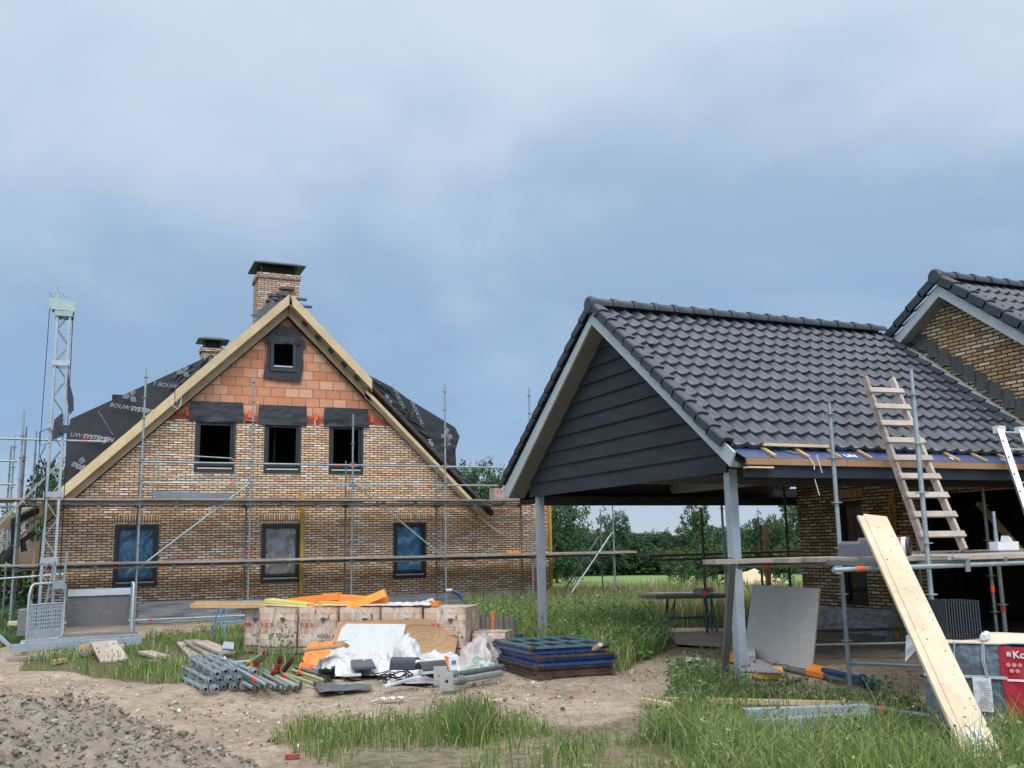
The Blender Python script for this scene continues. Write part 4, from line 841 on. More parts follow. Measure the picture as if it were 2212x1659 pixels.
def tiles(x0,x1,r,e,n,parent,w=.2265,name='roof_tiles',clip=None):
    L=math.hypot(r[0]-e[0],r[1]-e[1]); dy,dz=(e[0]-r[0])/L,(e[1]-r[1])/L; ny,nz_=(-dz,dy) if dy>0 else (dz,-dy)
    if nz_<0: ny,nz_=-ny,-nz_
    S_=9; nt_=int(round((x1-x0)/w)); w=(x1-x0)/nt_; b=MB()
    for i in range(n):
        s0,s1=L*i/n,L*(i+1)/n+.035
        xa=x0; vs=[]; fs=[]
        cols=[(k/S_) for k in range(nt_*S_+1)]
        rows=((s0-.02,-.006),(s0+(s1-s0)*.5,.016),(s1-.02,.038),(s1-.005,.038),(s1,.030),(s1,-.016))
        for si,of in rows:
            for cx_ in cols:
                ti=int(cx_); tt=cx_-ti; h=prof(tt)+of+.0015*math.sin(i*7.3+ti*3.1)
                vs.append((x0+cx_*w,r[0]+dy*si+ny*h,r[1]+dz*si+nz_*h))
        nc=len(cols)
        for rr in range(len(rows)-1):
            for q in range(nc-1): fs.append((rr*nc+q,rr*nc+q+1,(rr+1)*nc+q+1,(rr+1)*nc+q) if dy<0 else (rr*nc+q+1,rr*nc+q,(rr+1)*nc+q,(rr+1)*nc+q+1))
        b.add(vs,fs,True)
    o=b.build(name,TILE,parent); return o
def verge(x,r,e,n,parent,depth=.15,top=.17):
    L=math.hypot(r[0]-e[0],r[1]-e[1]); d=Vector((0,(e[0]-r[0])/L,(e[1]-r[1])/L)); nn_=Vector((0,-d[2],d[1])); nn_=nn_ if nn_[2]>0 else -nn_
    for i in range(n):
        p=Vector((x,r[0],r[1]))+d*(L*i/n); l=L/n
        b=MB(); tl=.012
        a0=p+nn_*.012-d*.01; a1=p+d*(l+.02)+nn_*.042
        pts=lambda q:[q+Vector((.0,0,0))-nn_*depth,q+nn_*.01,q+nn_*.03+Vector((.02,0,0)),q+nn_*.036+Vector((.06,0,0)),q+nn_*.02+Vector((top,0,0)),q-nn_*.02+Vector((top,0,0)),q+Vector((.03,0,0))-nn_*.01,q+Vector((.03,0,0))-nn_*depth]
        A=pts(a0); B=pts(a1); m=len(A); b.add(A+B,[(k,(k+1)%m,m+(k+1)%m,m+k) for k in range(m)]+[tuple(range(m))[::-1],tuple(range(m,2*m))])
        b.build('verge_tile',TILE2,parent)
def ridge(x0,x1,y,z,parent,step=.37,r=.105):
    n=int((x1-x0)/step); cnt=0
    for i in range(n+1):
        xa=x0+i*step; xb=min(x1,xa+step+.02)
        if xb-xa<.05: break
        b=MB(); A=[math.pi*(k/10)*1.1-.05*math.pi for k in range(11)]
        seq=[(xa-.035,r*1.16),(xa+.03,r*1.2),(xa+.045,r*1.02),(xb,r*.97)]
        vs=[(X,y+q*math.cos(t)*1.05,z+q*math.sin(t)*1.05) for X,q in seq for t in A]; b.add(vs,[(j*11+k,j*11+k+1,(j+1)*11+k+1,(j+1)*11+k) for j in range(3) for k in range(10)],True)
        vs=[(xa-.035,y+q*math.cos(t)*1.05,z+q*math.sin(t)*1.05) for q in (r*1.16,r*.9) for t in A]; b.add(vs,[(k+1,k,11+k,11+k+1) for k in range(10)])
        b.build('ridge_tile',TILE2,parent)
    b=MB(); b.tube((x0-.05,y,z+.0),(x0-.02,y,z+.0),r*1.33,20); b.tube((x0-.075,y,z),(x0-.05,y,z),r*1.1,20,r2=r*1.33,cap=True); b.build('ridge_end_cap',TILE2,parent)
tiles(6.97,12.72,(RY,RZ),(EY,EZ),13,CP); tiles(6.97,12.72,(RY,RZ),(LY,LZ),14,CP)
verge(6.80,(RY-.05,RZ+.02),(EY-.02,EZ+.02),13,CP,.10); verge(6.80,(RY+.05,RZ+.02),(LY+.02,LZ+.02),14,CP,.10)
ridge(6.86,12.75,RY,RZ+.03,CP)
b=MB(); b.prism([(7.2,RY,RZ-.10),(7.2,EY-.15,EZ-.20),(7.2,EY-.15,EZ-.26),(7.2,RY,RZ-.18)],(5.75,0,0)); b.build('roof_deck',SOF,CP)
b=MB(); b.prism([(7.2,RY,RZ-.10),(7.2,LY,LZ-.1),(7.2,LY,LZ-.16),(7.2,RY,RZ-.18)],(5.75,0,0)); b.build('roof_deck',SOF,CP)
# trim boards of the gable (mitred at the top)
XB=6.86
for a,bb,cc,dd in (((12.73,5.19),(12.73,5.03),(9.40,2.56),(9.30,2.72)),((12.735,5.19),(12.735,5.03),(16.16,2.53),(16.38,2.68))):
    b=MB(); b.prism([(XB,*a),(XB,*bb),(XB,*cc),(XB,*dd)],(.03,0,0)) if a[0]<12.732 else b.prism([(XB,*a),(XB,*dd),(XB,*cc),(XB,*bb)],(.03,0,0)); b.build('gable_trim',TR_,CP)
for s_,(y1,z1) in ((-1,(9.42,2.555)),(1,(16.16,2.53))):
    b=MB(); b.prism([(XB+.03,12.73,5.02),(XB+.03,y1,z1),(XB+.03,y1,z1+.03),(XB+.03,12.73,5.05)],(.30,0,0)); b.build('soffit',SOF,CP)
# boarded gable, lapped boards
def half(z):  # gable width under the soffit at height z
    return 12.73-(5.0-z)*3.32/2.46, 12.73+(5.0-z)*3.42/2.48
z=2.55; i=0
while z<4.9:
    z1=min(z+.242,4.97); ya,yb=half(z); yc,yd=half(z1); ya=max(ya,9.85); yb=min(yb,15.82); yc=max(yc,9.85); yd=min(yd,15.82)
    b=MB(); xf=7.13
    seams=[ya]+([12.2+1.7*math.sin(i*5)] if i%3==1 else [])+[yb]
    for sa,sb in zip(seams[:-1],seams[1:]):
        sa2=sa+.003 if sa!=ya else sa; t0=yc if sa==ya else sa2; t1=yd if sb==yb else sb
        vs=[(xf,sa2,z-.02),(xf,sb,z-.02),(xf+.036,t1,z1+.01),(xf+.036,t0,z1+.01),(xf+.03,sa2,z-.02),(xf+.03,sb,z-.02),(xf+.055,t1,z1+.01),(xf+.055,t0,z1+.01)]
        b.add(vs,[(0,3,2,1),(4,5,6,7),(0,1,5,4),(1,2,6,5),(2,3,7,6),(3,0,4,7)])
    b.build('siding_board',GUN,CP); z+=.242; i+=1
b=MB(); b.prism([(7.19,9.9,2.56),(7.19,15.8,2.56),(7.19,12.73,4.95)],(.03,0,0)); b.build('gable_backing',BLACK,CP)
# steel frame
def post(x,y,top,tw=.15):
    b=MB(); h=tw/2; b.box(x-h,y-h,.02,x+h,y-h+.012,top); b.box(x-h,y+h-.012,.02,x+h,y+h,top); b.box(x-.006,y-h+.012,.02,x+.006,y+h-.012,top); b.box(x-h,y-h+.012,.02,x-h+.010,y+h-.012,top)
    o=b.build('post',STEELB,CP); MB().box(x-.15,y-.13,0,x+.15,y+.13,.02).build('foot_plate',GALV,o)
    b=MB(); [b.tube((x+sx*.11,y+sy*.1,.02),(x+sx*.11,y+sy*.1,.07),.012,6) for sx in (-1,1) for sy in (-1,1)]; b.build_split('anchor_bolt',GALV,o)
post(7.24,9.92,2.57,.118); post(7.22,15.55,2.57,.118)
DK=mat('dark_steel',(.05,.055,.06),(.03,.033,.036),.5,.3)
b=MB(); b.box(7.3,9.86,2.38,12.98,9.98,2.55); b.build('eave_beam',DK,CP)
b=MB(); b.box(7.3,15.6,2.38,12.98,15.72,2.52); b.box(7.3,15.55,2.50,12.98,15.77,2.54); b.build('eave_beam',DK,CP)
b=MB(); b.box(7.2,15.72,2.46,12.98,16.36,2.50); b.build('rear_soffit',GUN,CP)
b=MB(); b.box(7.2,16.34,2.44,14.9,16.38,2.76); b.build('rear_fascia',GUN,CP)
b=MB(); [b.path([PY(x,y,9.2) for x,y in q],.006,5) for q in (((1764,983),(1776,1022)),((1747,986),(1759,1004),(1759,1014)),((1760,1035),(1770,1070)))]; b.build_split('hanging_strip',WHITE,CP)
b=MB(); b.box(10.0,9.98,2.60,10.12,15.6,2.76); b.build('tie_beam',STEELB,CP)
b=MB(); b.box(7.3,12.62,2.58,12.98,12.74,2.72); b.build('purlin',GALVD,CP)
b=MB(); b.beam((10.06,12.68,2.72),(10.06,12.68,5.0),.1,.1,up=(1,0,0)); b.beam((10.06,11.4,2.7),(10.06,12.6,3.6),.08,.08); b.build('king_post',GALVD,CP)
for Yq in (10.8,13.9,15.0):
    b=MB(); zz=(EZ-.28)+(Yq-9.4)*.74 if Yq<12.7 else 2.62+(16.3-Yq)*.70; b.beam((7.2,Yq,zz),(12.98,Yq,zz),.07,.17); b.build('purlin',mat('brown_timber',(.30,.17,.08),(.2,.11,.05),.7,0,3),CP)
# unfinished eave: battens over blue underlay, timber fascia, black board
ULM=mat('blue_underlay',(.055,.085,.19),(.035,.055,.13),.45,0,3,bump=.1)
b=MB(); b.prism([(6.98,9.62,2.845),(6.98,9.27,2.665),(6.98,9.27,2.655),(6.98,9.62,2.83)],(6.0,0,0)); b.build('underlay_strip',ULM,CP)
b=MB()
for i in range(60): b.beam((6.99+.1*i,9.28,2.674),(6.99+.1*i,9.6,2.839),.004,.001)
for j in range(3): b.beam((6.98,9.33+.09*j,2.70+.0465*j),(12.97,9.33+.09*j,2.70+.0465*j),.004,.001)
b.build('underlay_grid_print',mat('grid_print',(.2,.26,.42),(.16,.2,.34)),CP)
b=MB()
for i in range(12):
    X_=7.42+.5*i; b.beam((X_,9.62,2.872),(X_,9.25,2.682),.036,.028)
b.build_split('counter_batten',WOODN,CP)
b=MB(); b.beam((6.98,9.50,2.835),(12.97,9.50,2.835),.045,.03); b.beam((7.4,9.44,2.84),(8.4,9.44,2.84),.04,.035); b.build('tile_batten',WOODP,CP)
FB=mat('brown_fascia',(.34,.20,.095),(.24,.135,.06),.65,0,2,(.4,1,1.5)); b=MB(); b.box(7.0,9.24,2.575,8.5,9.275,2.655); b.box(8.51,9.24,2.575,12.97,9.275,2.655); b.build('fascia_board',FB,CP)
b=MB(); b.box(7.0,9.29,2.43,12.97,9.33,2.60); b.build('fascia_under_board',GUN,CP); b=MB(); b.box(6.98,9.2,2.53,7.35,9.3,2.55); b.build('offcut_board',WOODP,CP)
for s_,X_,z_ in (('UN',8.55,2.705),('I',8.45,2.72),('UNI',9.35,2.70),('N',10.35,2.70),('UNI',11.3,2.70)):
    b,_w=text(s_,.13,lambda u,v,w:(X_+u,9.30+v*.85,2.697+v*.44+w),.2,.005); b.build('printed_word',WHITE,CP)
b=MB(); [b.beam((7.72+.04*j,9.44,2.775),(7.80+.04*j,9.36,2.73),.018,.002) for j in range(3)]; b.build('printed_mark',WHITE,CP)
# open strip by the wall: battens, zinc gutter, lead soakers
b=MB(); b.prism([(12.70,RY-.15,RZ-.12),(12.70,EY,EZ-.03),(12.70,EY,EZ-.05),(12.70,RY-.15,RZ-.15)],(.30,0,0)); b.build('valley_gutter',mat('zinc_film',(.40,.48,.50),(.28,.35,.37),.3,.3,6),CP)
b=MB()
for i in range(13):
    f_=(i+.6)/13; Yq=RY+(EY-RY)*f_; Zq=RZ+(EZ-RZ)*f_; b.box(12.66,Yq-.03,Zq-.02,12.9,Yq+.01,Zq+.005)
b.build_split('batten_end',WOODP,CP)
for i in range(14):
    f_=(i+.2)/14; Yq=RY-.25+(EY-RY)*f_; Zq=RZ-.2+(EZ-RZ)*f_; b=MB(); b.slab(lambda u,v:(12.94-.02*u-.01*noise.noise(Vector((u*4,v*4,i))),Yq-.24*u,Zq+.02+.28*v-.05*u),5,5,(.012,0,0)); b.build('lead_soaker',mat('sooty_lead',(.075,.08,.085),(.04,.042,.045),.7,0,5,bump=.4),CP)
b=MB(); b.slab(lambda u,v:(12.7+.25*u,RY-.1-.35*v,RZ-.04-.27*v+.05*noise.noise(Vector((u*5,v*5,2)))),10,10,(0,0,.01)); b.build('crumpled_flashing',MEMB,CP)
# ================================================================== FINISHED-BRICK HOUSE (right)
H2=thing('brick_house','brick house with black tiled roof against which the carport is built','house',(XW,11.6,0))
BY=brick('gable_brick','Y',[(0,(.45,.31,.16)),(.14,(.34,.21,.11)),(.25,(.58,.45,.28)),(.4,(.42,.27,.13)),(.5,(.52,.36,.18)),(.63,(.64,.55,.40)),(.73,(.28,.17,.10)),(.79,(.50,.30,.18)),(.88,(.66,.58,.46)),(.94,(.55,.42,.22))],.222,.0628,(.04,.03,.025)); BYV=brick('gable_brick_soldier','Y',vert=True)
win=rect(13.84,.47,14.48,2.39); gar=rect(8.0,-.3,12.62,2.42)
pk2=(11.42,5.66)
plate([(15.62,-.4),(15.62,3.0),(pk2[0],pk2[1]),(6.0,1.62+.0),(6.0,-.4)],[win,gar],.22,lambda u,v,w:(XW+w,u,v)).build('brick_gable',BY,H2)
for y0,y1,z0 in ((13.80,14.52,2.395),(8.0,12.66,2.425)):
    b=MB(); b.box(XW-.004,y0,z0,XW+.1,y1,z0+.215); b.build('soldier_course',BYV,H2)
b=MB(); b.box(XW+.22,15.4,-.4,24,15.62,2.9); b.build('side_wall',brick('facing_brick_front','X'),H2)
b=MB(); b.box(23.8,3,-.4,24,15.4,5); b.box(XW+.25,3,-.4,24,3.2,2.6); b.box(XW+.25,3,2.7,24,15.4,2.8); b.box(XW+.25,15.30,-.12,23.8,15.38,2.7); b.box(XW+4,3.2,-.12,XW+4.1,15.3,2.7); b.box(XW+.25,3.2,-.35,23.8,15.4,-.12); b.build('inner_walls',INT,H2)  # includes dark lining added so the garage opening reads black
b=plate(win,[rect(13.9,.54,14.42,2.33)],.07,lambda u,v,w:(XW+.06+w,u,v)); w_=b.build('window',ANTH,H2); MB().box(XW+.1,13.9,.54,XW+.11,14.42,2.33).build('pane',mat('dark_glass',(.008,.010,.014),(.006,.008,.01),.08,0,2,bump=0,spec=.8),w_)
X2=12.72
R2=(11.40,5.86)
def sl2(y): return R2[1]-(R2[0]-y)*.765 if y<R2[0] else R2[1]-(y-R2[0])*.66
tiles(12.85,19.5,(R2[0],R2[1]+.10),(6.4,sl2(6.4)+.1),17,H2)
tiles(12.85,19.5,(R2[0],R2[1]+.10),(15.9,sl2(15.9)+.1),15,H2)
verge(12.66,(R2[0]-.05,R2[1]+.12),(6.4,sl2(6.4)+.12),17,H2,.12,.2); verge(12.66,(R2[0]+.05,R2[1]+.12),(15.9,sl2(15.9)+.12),15,H2,.12,.2)
ridge(12.72,19.5,R2[0],R2[1]+.13,H2,.4)
for y1 in (6.4,15.9):
    b=MB(); b.prism([(X2,R2[0],R2[1]-.01),(X2,y1,sl2(y1)-.01),(X2,y1,sl2(y1)-.20),(X2,R2[0],R2[1]-.20)],(.03,0,0)); b.build('gable_trim',TR_,H2)
    b=MB(); b.prism([(X2+.03,R2[0],R2[1]-.20),(X2+.03,y1,sl2(y1)-.20),(X2+.03,y1,sl2(y1)-.17),(X2+.03,R2[0],R2[1]-.17)],(.26,0,0)); b.build('soffit',SOF,H2)
    b=MB(); b.prism([(X2+.05,R2[0],R2[1]-.02),(X2+.05,y1,sl2(y1)-.02),(X2+.05,y1,sl2(y1)-.12),(X2+.05,R2[0],R2[1]-.12)],(7,0,0)); b.build('roof_deck',BLACK,H2)
b=MB(); b.slab(lambda u,v:(XW-.03-.05*abs(noise.noise(Vector((u*12-v*7,v*4,2)))),12.7+2.95*u,-.05+(.50-.04*u)*v),90,10,(.003,0,0)); tag(b.build('plastic_sheet',PLS,loc=(XW,14,0)),'grey plastic sheet along the wall under the carport','plastic sheet')
for (ya,za,yb,zb,lb) in ((12.95,2.5,13.08,-.05,'yellow profile standing between window and garage opening'),):
    b=MB(); b.beam((XW-.12,ya,za),(XW-.12,yb,zb),.09,.05,up=(1,0,0)); tag(b.build('bricklaying_profile',YEL,loc=(XW-.12,yb,0)),lb,'profile')
b=MB(); b.beam((XW-.4,10.9,2.2),(XW-.9,8.6,.1),.10,.05); tag(b.build('shoring_plank',mat('ochre_timber',(.30,.19,.07),(.2,.13,.05),.7),loc=(12.3,8.6,.1)),'ochre plank propped diagonally in the garage opening','plank')
b=MB(); b.beam((XW-.25,12.85,.75),(XW-.75,12.65,-.02),.12,.02); tag(b.build('board_offcut',WOODG,loc=(12.4,12.7,0)),'weathered board leaning beside the yellow profile under the carport','board')
# ---- carport-side scaffold
NS=thing('scaffolding','low scaffold with plank deck along the front eave of the carport','scaffolding',(9,7.9,0))
standard(7.60,8.47,.03,3.22,.06,m=GALV,parent=NS,r=.0245); standard(7.62,7.26,.03,3.40,.1,m=GALV,parent=NS); standard(9.88,8.35,.03,1.98,.36,tape=.80,parent=NS); standard(9.75,7.26,.03,2.3,.36,parent=NS); standard(12.2,8.4,.03,2.3,.36,parent=NS)
ledger((6.25,8.53,1.42),(9.9,8.53,1.40),NS,[.10],name='ledger'); ledger((6.36,7.20,1.40),(12.2,7.20,1.42),NS,[.055],name='ledger')
for X_ in (7.61,9.88): ledger((X_+.04,7.26,1.42),(X_+.04,8.5,1.42),NS,name='transom')
for X_ in (6.9,8.6): 
    b=MB(); b.beam((X_,7.18,1.45),(X_,8.6,1.45),.05,.05); b.build('transom',GALVD,NS)
for X_ in (8.05,9.62): b=MB(); b.box(X_-.03,7.165,1.34,X_+.03,7.18,1.46); b.tube((X_-.2,7.17,1.48),(X_,7.17,1.47),.022,8); b.build('transom_bracket',GALV,NS)
for (x0,x1,y,z_,m) in ((5.85,8.9,8.46,1.475,DECKM),(6.6,10.6,8.22,1.475,WOODG),(6.75,12.5,7.98,1.48,DECKM),(6.9,10.9,7.74,1.48,WOODL),(7.1,12.6,7.50,1.48,WOODL),(7.8,12.5,7.29,1.48,WOODL),(8.3,13.,8.70,1.50,DECKM),(10.7,13.5,7.74,1.47,DECKM)):
    b=MB(); b.beam((x0,y,z_),(x1,y+.02,z_),.225,.045); b.build('deck_board',m,NS)
brace((7.65,8.5,.35),(10.3,8.2,.12),NS,name='base_ledger')
# ---- rear scaffold seen through the carport
RS=thing('scaffolding','scaffold behind the carport, seen between its posts','scaffolding',(12,15.8,0))
D2=mat('dark_rusty_tube',(.11,.10,.095),(.06,.055,.05),.6,.4,8,grime=.5)
for (x_,y_,zt_,m,tp_) in ((10.21,14.93,2.28,D2,.72),(11.41,15.97,2.6,GALV,None),(13.0,16.9,2.2,D2,None),(12.35,15.2,3.0,D2,None)): standard(x_,y_,.03,zt_,.3,tape=tp_,m=m,parent=RS)
for y_ in (15.0,15.25): b=MB(); b.beam((9.7,y_+1.1,1.44),(13.5,y_+1.1,1.46),.23,.045); b.build('deck_board',mat('brown_board',(.16,.10,.07),(.09,.06,.045),.8),RS)
ledger((9.8,16.0,1.35),(13.6,16.0,1.36),RS,m=GALVD); ledger((10.21,14.93,.18),(12.3,14.9,.16),RS,m=GALVD)
for (x_,y_,z0,z1,lb) in ((13.16,16.9,.02,2.0,'brown squared timber post behind the carport'),):
    b=MB(); b.beam((x_,y_,z0),(x_,y_,z1),.08,.08,up=(1,0,0)); tag(b.build('timber_post',mat('brown_timber',(.30,.17,.08)),loc=(x_,y_,0)),lb,'post')
PP=thing('scaffold_poles','scaffold poles with black feet standing in front of the brick pier beneath the carport','scaffolding',(12,11,0))
standard(11.78,10.1,.03,2.5,.1,m=GALVD,parent=PP,tape=.9); standard(11.3,11.4,.03,2.2,.25,m=D2,parent=PP,tape=.85); standard(12.3,11.9,.03,2.55,.2,m=GALVD,parent=PP)
ledger((9.6,12.5,.28),(12.3,11.9,.25),PP,m=D2); ledger((9.4,11.3,.20),(11.6,10.2,.22),PP,[.75],m=GALVD)
# ================================================================== PROPS ON THE CARPORT SIDE
# weathered timber ladder against the eave
LD=thing('timber_ladder','weathered home-made timber ladder leaning from the deck onto the carport roof','ladder',(9.1,8.4,1.53))
lb0,lb1=PY(1999,1190,8.35),PY(2083,1188,8.35); lt0,lt1=PY(1868,816,9.62),PY(1926,818,9.62)
d_=(lt0-lb0); nf=d_.normalized().cross((lb1-lb0)).normalized()
for p,q in ((lb0,lt0),(lb1,lt1)):
    b=MB(); b.beam(p,q,.045,.085,up=nf); b.build('rail',WOODG if p is lb0 else WOODL,LD)
for i in range(9):
    f_=.07+.104*i; p,q=lb0.lerp(lt0,f_),lb1.lerp(lt1,f_); o=nf*(-.055 if (nf.y>0) else .055); b=MB(); b.beam(p+o-(q-p).normalized()*.05,q+o+(q-p).normalized()*.05,.03,.075,up=d_.normalized()); b.build('rung',WOODL,LD)
# aluminium extension ladder at the right edge
AL=thing('aluminium_ladder','aluminium extension ladder leaning on the carport eave at the right edge','ladder',(10.3,8.0,1.5))
ALM=mat('aluminium',(.62,.64,.66),(.5,.52,.54),.35,.6,6,bump=.03)
t0=PY(2158,925,9.35); bt=t0+Vector((-.75,-1.1,-1.95)); 
for k_,off in ((0,0),(1,.42)):
    o=Vector((off,0,0)); b=MB(); 
    for s in (-.035,.035): b.beam(bt+o+Vector((s,0,0)),t0+o+Vector((s,0,-.0)),.03,.07)
    b.beam(bt+o,t0+o,.075,.02); r_=b.build('rail',ALM,AL)
    b=MB(); b.obox(t0+o+Vector((0,0,-.02)),(.065,0,0),(0,.05,0),(0.0,0,.05)); b.build('end_cap',WHITE,r_)
    b=MB(); [b.disc(bt.lerp(t0,.12*j+.06)+o+Vector((-.06+.0,-.045,0)),(0,1,.3),.012,.01,8) for j in range(8)]; b.build_split('rung_end',BLACK,r_)
b=MB(); [b.tube(bt.lerp(t0,f_),bt.lerp(t0,f_)+Vector((.42,0,0)),.016,8) for f_ in (.12,.36,.6,.84,.97)]; b.build_split('rung',ALM,AL)
# big pale plank
PB=mat('new_plank',(.60,.51,.37),(.45,.355,.23),.55,0,2.6,(1,1,.16),.06,rnd=.02)
KN=mat('knot',(.30,.15,.07),(.22,.11,.05),.6)
p0,p1=G(2112,1652),PY(1868,1114,7.42); pl=thing('leaning_plank','long new pale wooden plank leaning on the scaffold deck in the foreground','plank',p0)
sd=Vector((.93,-.30,-.12)).normalized(); nrm=(p1-p0).normalized().cross(sd).normalized(); sd=nrm.cross((p1-p0).normalized()).normalized()
if nrm.y>0: nrm=-nrm
b=MB(); b.obox((p0+p1)/2+sd*.10,(p1-p0)/2,sd*.12,nrm*.022); b.obox((p0+p1)/2+sd*-.05,(p1-p0)/2*.985,sd*.035,nrm*.014); b.build('board',PB,pl)
b=MB()
for i in range(22):
    f_=.04+.94*i/22+U(-.01,.01); ce=p0.lerp(p1,f_)+sd*U(.0,.2)+nrm*.0228; b.tube(ce-nrm*.001,ce+nrm*.0006,U(.004,.011),9)
b.build_split('knot',KN,pl)
b=MB(); 
for i in range(14):
    q0=p0.lerp(p1,.12)+sd*U(-.02,.2)+nrm*.0225; q1=p0+sd*U(-.02,.2)+nrm*.024; b.beam(q0.lerp(q1,U(0,.5)),q1,.018,.001,up=nrm)
b.build('paint_runs',WHITE,pl)
# wrapped pallet of roof tiles
cn=Vector((7.42,6.30,0)); u1=Vector((-.615,.788,0)); u2=Vector((.79,.61,0)); hh=.73
TP=thing('tile_pallet','film-wrapped pallet of dark roof tiles with a red printed wrap at the right edge','pallet',cn)
FILM=mat('clear_film',(.13,.165,.20),(.075,.095,.115),.22,0,1.1,(1,1,2),.5,spec=.9,rnd=0)
def wrap(u,v):
    s=u*.68; p=cn+u1*s; return p+Vector((0,0,.03+(hh-.03)*v))+(-u2)*.018*noise.noise(Vector((u*5,v*2,1)))+(-u2)*.014*abs(noise.noise(Vector((u*13,v*9,4))))
b=MB(); b.slab(wrap,50,40,u2*.01); b.build('film_wrap',FILM,TP)
b=MB(); b.obox(cn+u1*.04+u2*.56+Vector((0,0,.40)),u1*.63,u2*.54,Vector((0,0,.33))); b.build('tile_block',mat('packed_tiles',(.05,.06,.07),(.03,.036,.04),.5),TP)
b=MB(); b.obox(cn+u1*.04+u2*.56+Vector((0,0,.06)),u1*.64,u2*.56,Vector((0,0,.05))); b.build('wooden_base',WOODL,TP)
REDW=mat('red_wrap',(.40,.018,.035),(.32,.012,.025),.35,0,2,bump=.15,rnd=0)
b=MB(); b.slab(lambda u,v:cn-u1*(.0+.05*u)+Vector((0,0,.03+(hh-.03)*v))-u2*.008,4,20,u2*.006); b.build('film_edge',FILM,TP)
b=MB(); b.slab(lambda u,v:cn-u1*(-.02+.62*u-.03*v)+Vector((0,0,.03+(hh-.04)*v))-u2*(.022+.008*noise.noise(Vector((u*9,v*6,2)))),30,24,u2*.008); b.build('red_wrap',REDW,TP)
rx=lambda o:(lambda u,v,w:tuple(cn-u1*(o[0]-.03+u)+Vector((0,0,o[1]+v))-u2*(.035+w)))
for s_,sz,o in (('Koramic',.085,(.09,hh-.10)),('W',.13,(.18,.27))):
    b,_w=text(s_,sz,rx(o),0,.002); b.build('printed_word',WHITE,TP)
b=MB(); b.obox(cn-u1*.3+Vector((0,0,.44))-u2*.035,u1*.3,Vector((0,0,.009)),u2*.001); [b.obox(cn-u1*(.018+.012*j)+Vector((0,0,hh-.07))-u2*.035,u1*.004,Vector((0,0,.02)),u2*.001) for j in range(3)]
b.build('white_band',WHITE,TP)
b=MB()
for j in range(9): b.obox(cn-u1*.24+Vector((0,0,.59-.015*j))-u2*.035,u1*.06,Vector((0,0,.002)),u2*.0008)
for i_,j_ in ((0,0),(1,0),(2,0),(.5,1),(1.5,1)): b.tube(*(cn-u1*(.02+.045*i_)+Vector((0,0,.57-.05*j_))-u2*(.034+q) for q in (0,.001)),.018,14)
b.build_split('printed_detail',mat('pink_print',(.62,.28,.28),(.55,.22,.22)),TP)
b=MB(); b.slab(lambda u,v:cn+u1*(.13+.15*u)-u2*(.03+.01*noise.noise(Vector((u*3,v*5,6))))+Vector((0,0,.16+.29*v)),8,12,u2*.002); pp=b.build('paper_label',mat('paper',(.62,.63,.65),(.55,.56,.58),.6,rnd=0),TP)
b=MB()
for j in range(13): b.obox(cn+u1*U(.17,.22)-u2*.043+Vector((0,0,.19+.019*j)),u1*U(.02,.05),Vector((0,0,.002)),u2*.0006)
b.build('label_print',mat('ink',(.2,.21,.23)),pp)
b=MB(); b.obox(cn+u1*.34-u2*.02+Vector((0,0,.455)),u1*.34,Vector((0,0,.012)),u2*.006); [b.path([cn+u1*x_-u2*.03+Vector((0,0,.76)),cn+u1*(x_+.01)-u2*.034+Vector((0,0,.6)),cn+u1*(x_-.01)-u2*.03+Vector((0,0,.46))],.006,5) for x_ in (.16,.175,.4)]; b.build('film_folds',mat('film_edge',(.42,.47,.5),(.3,.34,.37),.3),TP)
b=MB(); b.slab(lambda u,v:cn+u1*(-.62+1.32*v)+u2*(-.03+1.1*u)+Vector((0,0,hh+.01+.018*noise.noise(Vector((u*6,v*4,0))))),20,12,Vector((0,0,.012))); o=b.build('cardboard_sheet',mat('cream_sheet',(.62,.56,.44),(.5,.45,.35)),None,cn+Vector((0,0,hh))); tag(o,'cream cardboard sheet covering the wrapped tile pallet','sheet')
# spare tiles standing on the pallet
tg=cn+u1*.46+u2*.14+Vector((0,0,hh+.035))
for i in range(13):
    p=tg+u2*.029*i; b=MB()
    ta_=Vector((.6,.8,0))*.93+Vector((-.8,.6,0))*.37; tr_=Vector((.8,-.6,0)); p=tg+tr_*(.023*i)
    def tf(u,v): return p+ta_*(.31*u)+Vector((0,0,(.33 if i%3 else .34)*v))+tr_*(.006*math.sin(u*6.28))
    b.slab(tf,14,2,tr_*.011); o=b.build('roof_tile',TILE2,None,p); tag(o,'dark spare roof tile standing upright in the row on the wrapped pallet','roof tile',group='spare roof tiles on the wrapped pallet')
# bottle
q=cn+u1*.16+u2*.02+Vector((0,0,hh+.065)); e=q+u2*.20+Vector((0,0,.01))-u1*.02
BT=thing('plastic_bottle','crumpled clear water bottle with orange cap lying on the wrapped tile pallet','bottle',q-Vector((0,0,.035)))
b=MB(); ax=(e-q); pts=[(0,.026),(.04,.034),(.25,.036),(.3,.031),(.36,.036),(.6,.035),(.66,.030),(.74,.036),(.88,.034),(1.,.014)]
for (a,ra),(b2,rb) in zip(pts[:-1],pts[1:]): b.tube(q+ax*a,q+ax*b2,ra,12,r2=rb,cap=False)
b.tube(q-ax*.01,q,.026,12); b.build('bottle_body',mat('bottle_plastic',(.55,.6,.66),(.45,.5,.56),.12,0,9,bump=.6,spec=.9),BT)
MB().tube(e,e+ax*.14,.017,12).build('cap',mat('orange_cap',(.9,.16,.03),(.8,.13,.02),.4),BT)
